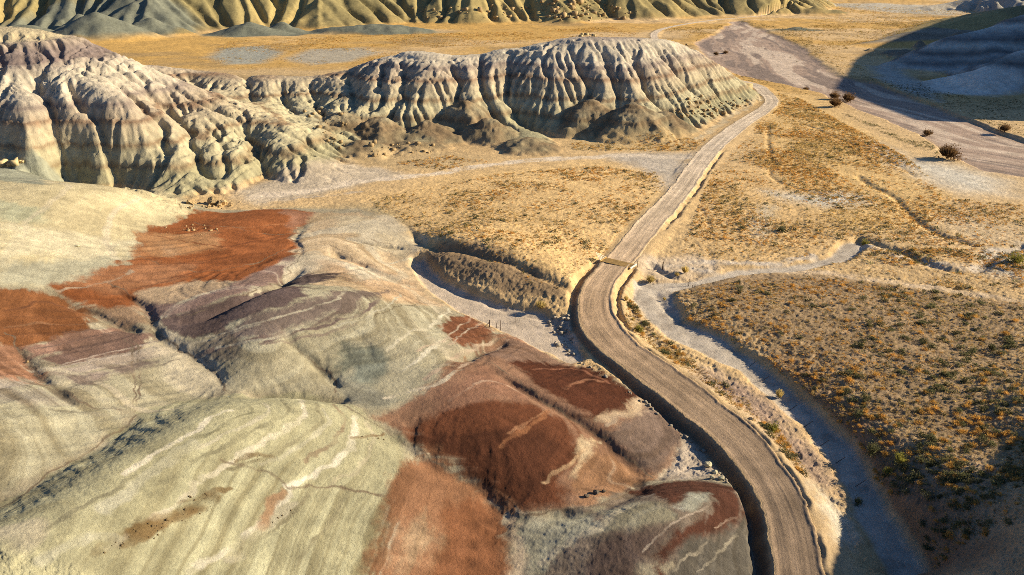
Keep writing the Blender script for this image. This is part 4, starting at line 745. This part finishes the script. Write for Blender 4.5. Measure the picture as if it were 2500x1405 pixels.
def stuff(name, label, cat, x, y, z, s, tint, nb, seed, leaf=False, flat=1.0):
    T = np.stack([(leaf_tris(nb, seed + k, .34) if leaf else tuft_tris(nb, seed + k, .95, .14)) for k in range(5)]); n = len(x); r = np.random.default_rng(seed)
    a = r.random(n) * 6.283; k = r.integers(0, 5, n); V = T[k] * s[:, None, None] * np.array([1, 1, flat]); c, sn = np.cos(a)[:, None], np.sin(a)[:, None]
    W = np.stack([V[..., 0] * c - V[..., 1] * sn + x[:, None], V[..., 0] * sn + V[..., 1] * c + y[:, None], V[..., 2] + z[:, None] - .02], -1)
    tt = np.repeat(np.column_stack([tint, np.ones(n)])[:, None, :], V.shape[1], 1).reshape(-1, 4); Wf = W.reshape(-1, 3)
    me = mesh_np(name, Wf, np.arange(len(Wf)).reshape(-1, 3), STUFFM, {'tint': ('FLOAT_COLOR', tt)}, False)
    return tag(link(name, me), label, cat, kind='stuff')
def tints(n, base, var, seed):
    r = np.random.default_rng(seed); return np.clip(np.array(base) * (1 + var * r.normal(size=(n, 1))) * (1 + .06 * r.normal(size=(n, 3))), .01, .9)
m = ~used & ~isdark
hue = np.clip(.5 + 1.2 * fbm(xs[m] * .06, ys_[m] * .06, 2, 33) + .3 * rng.normal(size=m.sum()), 0, 1)[:, None]
tt = (np.array((.62, .34, .08)) * (1 - hue) + np.array((.56, .41, .16)) * hue) * (1 + .15 * rng.normal(size=(m.sum(), 1)))
stuff('orange_bushes', 'mass of orange and straw coloured tufts over the flats', 'bushes', xs[m], ys_[m], zs[m], sz[m] * np.clip(dep[m] / 130, 1, 1.5), np.clip(tt, .02, .9), 16, 50)
m = ~used & isdark
stuff('sage_shrubs', 'dark green shrubs scattered thinly across the flats', 'shrubs', xs[m], ys_[m], zs[m], sz[m], tints(m.sum(), (.12, .115, .05), .2, 51), 26, 52, True)
fx, fy, fz, fs, ft = [], [], [], [], []
for k, (L, n, cs, c) in enumerate(FARA):
    a, b, z_ = scatter(L, n, 400 + k, (cs, -.15, .2)); fx.append(a); fy.append(b); fz.append(z_); fs.append((.35 + .5 * rng.random(len(a)) ** 2) * np.clip(b / 300, .9, 2.2)); ft.append(tints(len(a), c, .25, 60 + k))
stuff('dry_brush', 'dry brush scattered over the far plains and river banks', 'brush', *map(np.concatenate, (fx, fy, fz, fs)), np.concatenate(ft), 8, 61, False, .7)
# low dry grass between the tufts
gx, gy, gz = [], [], []
for k, n in ((0, 2600), (1, 5200), (2, 9000), (3, 1500), (4, 2200), (5, 1500)):
    a, b, c = scatter(AREAS[k][0], n, 500 + k, (AREAS[k][2] * 1.7, -.5, .3)); gx.append(a); gy.append(b); gz.append(c)
gx, gy, gz = map(np.concatenate, (gx, gy, gz))
stuff('dry_grass', 'short dry straw grass growing sparsely on bare soil', 'grass', gx, gy, gz, .12 + .14 * rng.random(len(gx)), tints(len(gx), (.44, .32, .15), .25, 70), 9, 71, False, .8)
# larger bushes with branches of their own
def branches(n, seed, up=.9):
    r = np.random.default_rng(seed); V = []
    for k in range(n):
        az = r.random() * 6.283; le = .75 * r.random(); tip = np.array([math.cos(az) * le, math.sin(az) * le, up * (.6 + .4 * r.random())]); s = np.array([-math.sin(az), math.cos(az), 0]) * .03
        V += [-s, s, tip, -np.array([s[1], -s[0], 0]), np.array([s[1], -s[0], 0]), tip * .98]
    return np.array(V)
def bush_kind(seed, mat, n, size, blades):
    V = np.vstack([leaf_tris(n, seed, size, 1.0), tuft_tris(blades, seed + 1, .85, .045)]) if n else tuft_tris(blades, seed, .9, .035)
    return tri_mesh('foliage', V, mat), tri_mesh('branches', branches(26, seed + 2), TW)
KINDS = {'green': bush_kind(101, YGREEN, 420, .13, 60), 'straw': bush_kind(111, STRAW, 60, .10, 320), 'rust': bush_kind(121, RUST, 320, .10, 420), 'olive': bush_kind(131, DGREEN, 420, .13, 80)}
def ground_at(a, b):
    X, Y = march(G1, np.maximum(Z, -1), a, b) if b > 240 else at(a, b, 0); return float(X), float(Y), float(terrain(np.array([X], float), np.array([Y], float))[0])
BUSH = [ # survey x, y of the foot, width in survey px, height ratio, kind, label
 (1885,1060,36,.75,'green','bright green round bush casting shadow on the bare verge by the road'),
 (1902,972,27,1.1,'straw','tall straw yellow bush standing in the narrow blue grey wash'),
 (1560,815,26,.9,'green','green bush on the pale ground inside the road bend'),
 (1588,692,30,.8,'straw','yellow bush beside the cut bank just past the cattle guard'),
 (1320,757,36,.7,'straw','yellow bush at the head of the sandy gully left of the road'),
 (1672,668,26,.9,'straw','pale straw bush at the end of the dark cut bank'),
 (1653,674,16,.8,'straw','smaller yellow bush left of the pale straw one by the cut bank'),
 (1528,742,15,1.3,'straw','yellow bush growing on the road edge above the bend'),
 (1545,785,12,.9,'straw','little yellow bush close to the road inside the bend'),
 (1622,734,12,.9,'straw','little yellow bush at the fork of the pale wash'),
 (2112,598,20,.8,'green','green bush at the tip of the curved pale channel'),
 (2195,1128,38,.8,'green','pale topped green bush on the dark bank right of the wash'),
 (2165,1155,24,.8,'green','small green bush below the pale topped one on the dark bank'),
 (2128,1108,44,.6,'olive','wide olive bush on the edge above the dark bank'),
 (2092,1232,26,.8,'olive','olive bush at the edge of the wash in shadow'),
 (2275,1078,36,.6,'olive','dark olive bush on the stony terrace above the shaded slope'),
 (2420,855,30,.6,'olive','dark olive bush far right on the terrace'),
 (2480,640,46,.6,'green','broad green bush by the pale wash at the right edge'),
 (2036,243,34,.6,'rust','upper left of three rusty brown bushes clustered by the dry river bed'),
 (2070,250,40,.65,'rust','right hand one of three rusty brown bushes clustered by the dry river bed'),
 (2038,262,40,.65,'rust','nearest of three rusty brown bushes clustered by the dry river bed'),
 (2312,388,64,.6,'rust','biggest rusty brown bush alone on the bank of the dry river bed'),
 (2264,332,32,.55,'rust','rusty bush on the bank above the biggest one'),
 (2452,322,36,.6,'rust','rusty bush across the river bed at the right edge'),
 (1968,218,20,.5,'rust','low brown bush on the sand near the shadow edge'),
 (1748,131,18,.5,'rust','left one of two small dark bushes in the far river bed'),
 (1772,128,18,.5,'rust','right one of two small dark bushes in the far river bed'),
 (1908,565,30,.5,'olive','flat olive bush on the flat above the curved channel'),
 (1812,560,20,.5,'olive','small olive bush on the orange flat right of the road'),
 (1550,400,0,.5,'olive',''),
]
for a, b, wpx, hr, kd, lb in BUSH:
    if not wpx: continue
    X, Y, z_ = ground_at(a, b); dpt = project(X, Y, z_)[2]; s = wpx / F_PX * dpt / 2 * 1.0
    e = bpy.data.objects.new(dict(green='green_bush', straw='yellow_bush', rust='brown_bush', olive='olive_bush')[kd], None); C.objects.link(e); e.location = (X, Y, z_ - .03); e.rotation_euler = (0, 0, rng.random() * 6.28); e.empty_display_size = .2
    e.scale = (s, s, s * 2 * hr); tag(e, lb, 'bush')
    link('foliage', KINDS[kd][0], e); link('branches', KINDS[kd][1], e)

# ------------------------------------------------------------ rocks
def rock_verts(seed, sub=3):
    import bmesh
    bm = bmesh.new(); bmesh.ops.create_icosphere(bm, subdivisions=sub, radius=1); r = np.random.default_rng(seed)
    pl = r.normal(size=(11, 3)); pl /= np.linalg.norm(pl, axis=1)[:, None]; off = .55 + .3 * r.random(11)
    for v in bm.verts:
        p = np.array(v.co)
        for n_, o_ in zip(pl, off):
            dd = p @ n_ - o_
            if dd > 0: p = p - n_ * dd * .92
        v.co = p * (1 + .05 * r.normal())
    me = bpy.data.meshes.new('boulder'); bm.to_mesh(me); bm.free(); return me
ROCKM = plain_mat('boulder_stone', (.40, .29, .15), .25, bump=.6, bscale=3); OLIVEM = plain_mat('mudstone', (.40, .37, .25), .2, bump=.6, bscale=3); DARKM = plain_mat('dark_stone', (.10, .08, .06), .2, bump=.5, bscale=4)
ROCKS = []
for k in range(4):
    for mt in (ROCKM, OLIVEM, DARKM):
        me = rock_verts(200 + k); me.materials.append(mt); ROCKS.append(me)
def boulder(a, b, wpx, hr, mat, lb, k=0, group=None):
    X, Y, z_ = ground_at(a, b); s = wpx / F_PX * project(X, Y, z_)[2] / 2 * 1.15; o = link('boulder', ROCKS[(k % 4) * 3 + mat]); o.location = (X, Y, z_ + s * hr * .55); o.scale = (s, s * .9, s * hr); o.rotation_euler = (.2 * math.sin(k * 3.1), .2 * math.cos(k * 5.3), k * 1.9); tag(o, lb, 'boulder', group)
boulder(467, 500, 18, 1.0, 0, 'upright blocky brown boulder at the foot of the pale hill', 0)
boulder(522, 500, 30, .8, 0, 'largest brown boulder in the pile at the foot of the pale hill', 1)
boulder(547, 501, 22, .8, 0, 'brown boulder leaning on the right of the largest one', 2)
boulder(536, 504, 14, .7, 0, 'small boulder in front of the gap in the brown pile', 3)
boulder(512, 506, 10, .7, 0, 'small boulder at the near left of the brown pile', 5)
boulder(465, 509, 9, .7, 0, 'little brown boulder below the upright blocky one', 6)
boulder(562, 503, 10, .7, 0, 'smallest boulder at the right end of the brown pile', 7)
boulder(1728, 1143, 17, .9, 1, 'rounded olive mud boulder above the road ditch', 0)
boulder(1745, 1158, 16, .8, 1, 'olive mud boulder in the middle of three by the ditch', 1)
boulder(1738, 1170, 13, .9, 1, 'pale olive boulder casting a long shadow by the dark hill', 2)
boulder(1760, 1172, 14, .9, 1, 'olive mud boulder nearest the road ditch', 3)
boulder(1432, 1214, 12, .7, 2, 'dark stone at the left in the cleft of the red hill', 0)
boulder(1456, 1206, 16, .7, 2, 'larger dark stone in the cleft below the red hill', 1)
boulder(1474, 1202, 12, .7, 2, 'dark stone at the right in the cleft of the red hill', 2)
boulder(1829, 1042, 13, .45, 2, 'dark lump lying on the verge beside the green bush', 3)
boulder(68, 886, 8, .8, 0, 'little tan stone lodged in the gully at the left', 1)
boulder(190, 603, 12, .5, 1, 'flat pale stone on the cream slope', 2)
def blocks(name, spots, mat, seed, lb, cat, size):
    r = np.random.default_rng(seed); vs_, fs_ = [], []; n = 0
    base = np.array([[-1,-1,-1],[1,-1,-1],[1,1,-1],[-1,1,-1],[-1,-1,1],[1,-1,1],[1,1,1],[-1,1,1]], float); fq = np.array([[0,3,2,1],[4,5,6,7],[0,1,5,4],[1,2,6,5],[2,3,7,6],[3,0,4,7]])
    for X, Y, z_ in spots:
        s = size * (.3 + 1.6 * r.random() ** 4) * np.array([1, .8 + .4 * r.random(), .5 + .6 * r.random()]); a = r.random() * 6.28; v = base * (1 + .25 * r.normal(size=(8, 3)) * .8) * s
        M = np.array([[math.cos(a), -math.sin(a), 0], [math.sin(a), math.cos(a), 0], [0, 0, 1]]); vs_.append(v @ M.T + [X, Y, z_ + s[2] * .35]); fs_.append(fq + n); n += 8
    me = mesh_np(name, np.vstack(vs_), np.vstack(fs_), mat, smooth=False); return link(name, me)
def spots_in(L, n, seed, mesa=False):
    r = np.random.default_rng(seed); P = np.array(L, float); out = []; lo, hi = P.min(0), P.max(0)
    while len(out) < n:
        a, b = lo + (hi - lo) * r.random(2)
        if not inside(np.array([a]), np.array([b]), P)[0]: continue
        if mesa:
            d = ray(a, b); t = np.linspace(400, 1100, 500); zz = terrain(d[0] * t, d[1] * t); k = np.nonzero(HC + d[2] * t <= zz)[0]
            if len(k) == 0: continue
            out.append((d[0] * t[k[0]], d[1] * t[k[0]], zz[k[0]]))
        else: out.append(ground_at(a, b))
    return out
DARKMUD = plain_mat('ditch_mud', (.30, .26, .20), .3, bump=.5, bscale=3)
CREAMR = plain_mat('sandstone', (.44, .35, .19), .25, bump=.5, bscale=1.5)
tag(blocks('rock_outcrop', spots_in([(1640,208),(1680,205),(1712,218),(1705,235),(1665,236),(1642,228)], 60, 5), CREAMR, 5, '', '', 1.1), 'cream sandstone outcrop on the fluted ridge side', 'outcrop')
tag(blocks('rock_outcrop', spots_in([(1775,210),(1815,208),(1825,228),(1785,232)], 30, 6), CREAMR, 6, '', '', 1.0), 'sandstone outcrop at the right end of the fluted ridge above the road', 'outcrop')
tag(blocks('rock_outcrop', spots_in([(1405,88),(1440,84),(1460,92),(1415,97)], 16, 7), CREAMR, 7, '', '', .9), 'knob of pale rock on top of the fluted ridge', 'outcrop')
tag(blocks('rock_outcrop', spots_in([(0,398),(40,396),(70,405),(40,412),(0,412)], 26, 8), CREAMR, 8, '', '', .55), 'yellow rock ledge at the left edge of the picture', 'outcrop')
sp = spots_in([(1640,235),(1720,230),(1810,240),(1850,250),(1760,285),(1660,290)], 170, 9) + spots_in([(735,265),(850,270),(840,370),(800,350)], 60, 10) + spots_in([(900,350),(1060,350),(1060,380),(900,385)], 50, 11) + spots_in([(1380,85),(1700,95),(1720,115),(1400,100)], 60, 12)
tag(blocks('rubble', sp, ROCKM, 9, '', '', .34), 'broken brown rubble strewn below the ridge', 'rubble', kind='stuff')
tag(blocks('rubble', spots_in([(1290,5),(1440,0),(1560,30),(1520,55),(1350,52)], 130, 13, True) + spots_in([(1000,20),(1290,10),(1300,50),(1050,50)], 60, 14, True), ROCKM, 13, '', '', 1.2), 'fallen rocks on the mesa slope at the back', 'rubble', kind='stuff')
sp = spots_in([(350,560),(520,545),(560,570),(420,585)], 40, 15) + spots_in([(400,490),(600,495),(560,512),(460,512)], 60, 16)
tag(blocks('rubble', sp, ROCKM, 17, '', '', .14), 'small stones scattered over the red and pale lobes', 'rubble', kind='stuff')
sp = spots_in([(235,1355),(330,1290),(420,1260),(520,1215),(525,1245),(420,1300),(320,1345)], 70, 19) + spots_in([(560,1130),(600,1105),(660,1115),(640,1140)], 20, 20) + spots_in([(865,1065),(930,1050),(940,1075),(880,1085)], 12, 21) + spots_in([(640,1280),(740,1220),(760,1240),(660,1290)], 12, 22) + spots_in([(440,1225),(500,1205),(520,1215),(460,1235)], 18, 23)
tag(blocks('dark_gravel', sp, plain_mat('iron_gravel', (.20, .145, .075), .4), 19, '', '', .04), 'dark gravel crumbs in streaks on the pale green spur', 'gravel', kind='stuff')
sp = spots_in([(1338,785),(1385,765),(1405,850),(1400,880),(1355,850)], 70, 24)
tag(blocks('mud_clods', sp, DARKMUD, 24, '', '', .17), 'broken mud clods in the ditch left of the road bend', 'clods', kind='stuff')
tag(blocks('rubble', spots_in([(1400,880),(1470,910),(1560,970),(1640,1030),(1700,1090),(1730,1120),(1700,1100),(1600,1010),(1480,925)], 70, 25) + spots_in([(1690,1060),(1760,1160),(1800,1200),(1760,1170)], 25, 26), DARKMUD, 25, '', '', .10), 'crumbled mud along the road ditch', 'rubble', kind='stuff')

# ------------------------------------------------------------ posts and the cattle guard
def prism(V, F, a, b, r0, r1, n=7):
    a, b = np.array(a, float), np.array(b, float); d = b - a; d /= np.linalg.norm(d); u = np.cross(d, [0.3, 1, .2]); u /= np.linalg.norm(u); v = np.cross(d, u); k = len(V)
    for p, r in ((a, r0), (b, r1)):
        for q in range(n): t = 6.2832 * q / n; V.append(p + r * (u * math.cos(t) + v * math.sin(t)))
    for q in range(n): F.append((k + q, k + (q + 1) % n, k + n + (q + 1) % n, k + n + q))
    F.append(tuple(k + q for q in range(n))[::-1]); F.append(tuple(k + n + q for q in range(n)))
def box(V, F, c, ax, ay, az):                        # centre and three half axes
    k = len(V); c, ax, ay, az = map(lambda q: np.array(q, float), (c, ax, ay, az))
    for sx, sy, sz_ in ((-1,-1,-1),(1,-1,-1),(1,1,-1),(-1,1,-1),(-1,-1,1),(1,-1,1),(1,1,1),(-1,1,1)): V.append(c + sx * ax + sy * ay + sz_ * az)
    for f in ((0,3,2,1),(4,5,6,7),(0,1,5,4),(1,2,6,5),(2,3,7,6),(3,0,4,7)): F.append(tuple(k + i for i in f))
def pyd(name, V, F, mat, parent=None):
    me = bpy.data.meshes.new(name); me.from_pydata([tuple(v) for v in V], [], F); me.update(); me.materials.append(mat); return link(name, me, parent)
WOOD = plain_mat('weathered_wood', (.11, .08, .06), .2, bump=.4, bscale=12); STEEL = plain_mat('rusty_steel', (.05, .042, .04), .2, rough=.7); BRONZE = plain_mat('worn_steel', (.52, .34, .12), .25, rough=.5, metal=.1, bscale=1.5); WHITEP = plain_mat('white_paint', (.75, .70, .58), .06)
LEAN = [(1830,895),(1861,931),(1928,1003),(1964,1044),(2003,1089),(2041,1132),(2089,1188)]
LNAME = ['farthest leaning steel fence post in the narrow wash', 'leaning steel post just above the straw bush in the wash', 'leaning steel post just below the straw bush in the wash', 'leaning steel post in the wash level with the bright green bush', 'leaning steel post in the wash, third from the near end', 'leaning steel post in the wash, second from the near end', 'nearest leaning steel fence post in the shaded wash']
for (a, b), lb in zip(LEAN, LNAME):
    X, Y, z_ = ground_at(a, b); V, F = [], []; top = np.array([.72, -.12, .82]); prism(V, F, (-.12, .02, -.14), top, .035, .03, 5); box(V, F, top * .5, (.04, 0, 0), (0, .012, 0), (0, 0, .03)); prism(V, F, (-.09, 0, -.1), (.06, -.01, .07), .09, .03, 6)
    o = pyd('fence_post', V, F, STEEL); o.location = (X, Y, z_); tag(o, lb, 'fence post', 'leaning fence posts in the wash')
for a, b, h, r, lean, lb in [(1617,659,1.4,.11,.05,'thick dark wooden post standing alone right of the cattle guard'),(1681,700,1.25,.05,0,'thin post left of a pair by the dirt track'),(1688,716,1.3,.05,.05,'thin post right of a pair by the orange terrace'),(1555,664,1.2,.05,0,'thin post at the right end of the cattle guard'),
    (1194,800,1.1,.09,.1,'thick leaning post left of three at the gully fence'),(1212,801,.8,.045,0,'short thin post in the middle of three at the gully fence'),(1222,808,1.6,.05,-.02,'tall dark post right of three at the gully fence'),(1258,790,1.3,.03,0,'thin pale stake on the gully floor'),(1282,762,1.2,.03,0,'thin stake behind the gully near the yellow bush')]:
    X, Y, z_ = ground_at(a, b); V, F = [], []; prism(V, F, (0, 0, -.2), (lean, 0, h), r, r * .8, 8); prism(V, F, (lean * .97, 0, h * .98), (lean * 1.02, 0, h * 1.03), r * .8, r * .45, 8)
    if 'thick leaning' in lb: prism(V, F, (-.9, -.3, -.1), (lean * .7, 0, h * .75), .05, .05, 6)
    if 'standing alone' in lb: prism(V, F, (.13, .05, -.1), (.10, .04, h * .45), .1, .06, 6)
    o = pyd('fence_post', V, F, WOOD); o.location = (X, Y, z_); tag(o, lb, 'fence post')
# cattle guard across the road
p0 = np.array(at(1474, 634.5, 1.0)); p1 = np.array(at(1545, 651.5, 1.0)); u_ = (p1 - p0) / np.hypot(*(p1 - p0)); v_ = np.array([-u_[1], u_[0]]); Lg = np.hypot(*(p1 - p0)); cgm = (p0 + p1) / 2
zc_ = float(np.interp(118.0, RL[:60, 1], zroad[:60])) ; zg = max(float(terrain(np.array([cgm[0]]), np.array([cgm[1]]))[0]), .3) + .05
cg = bpy.data.objects.new('cattle_guard', None); C.objects.link(cg); cg.location = (cgm[0], cgm[1], zg); cg.rotation_euler = (0, 0, math.atan2(u_[1], u_[0])); tag(cg, 'brown steel cattle guard across the gravel road with a white slatted wing', 'cattle guard')
hl, hw_ = Lg / 2, 1.0
V, F = [], []; box(V, F, (0, 0, -.12), (hl, 0, 0), (0, hw_ + .1, 0), (0, 0, .03))
for k in range(12): box(V, F, (0, -hw_ + (k + .5) * 2 * hw_ / 12, .03), (hl, 0, 0), (0, .062, 0), (0, 0, .05))
pyd('deck', V, F, BRONZE, cg)
for s in (-1, 1):
    V, F = [], []; box(V, F, (s * (hl + .08), 0, .06), (.08, 0, 0), (0, hw_ + .12, 0), (0, 0, .12)); pyd('end_beam', V, F, WHITEP if s > 0 else BRONZE, cg)
def wing(s, tilt):
    V, F = [], []; H_ = 1.25; W_ = 2 * hw_
    def bar(a, b, r=.035): prism(V, F, (s * (hl + .1 + tilt * a[1]), a[0], a[1] + .1), (s * (hl + .1 + tilt * b[1]), b[0], b[1] + .1), r, r, 5)
    A, B, T = (-hw_, 0), (hw_, 0), (-hw_, H_)
    bar(A, B); bar(A, T); bar(T, B, .05)
    o = pyd('wing', V, F, WHITEP, cg); V2, F2 = V, F = [], []
    for k in range(1, 5):
        f = k / 5; a = (-hw_, H_ * f * .9); b = (-hw_ + W_ * (f * .9 + 0.0), 0)
        prism(V2, F2, (s * (hl + .1 + tilt * a[1]), a[0], a[1] + .1), (s * (hl + .1), b[0], .1), .06, .06, 4)
    pyd('slats', V2, F2, WHITEP, o)
wing(-1, .75)
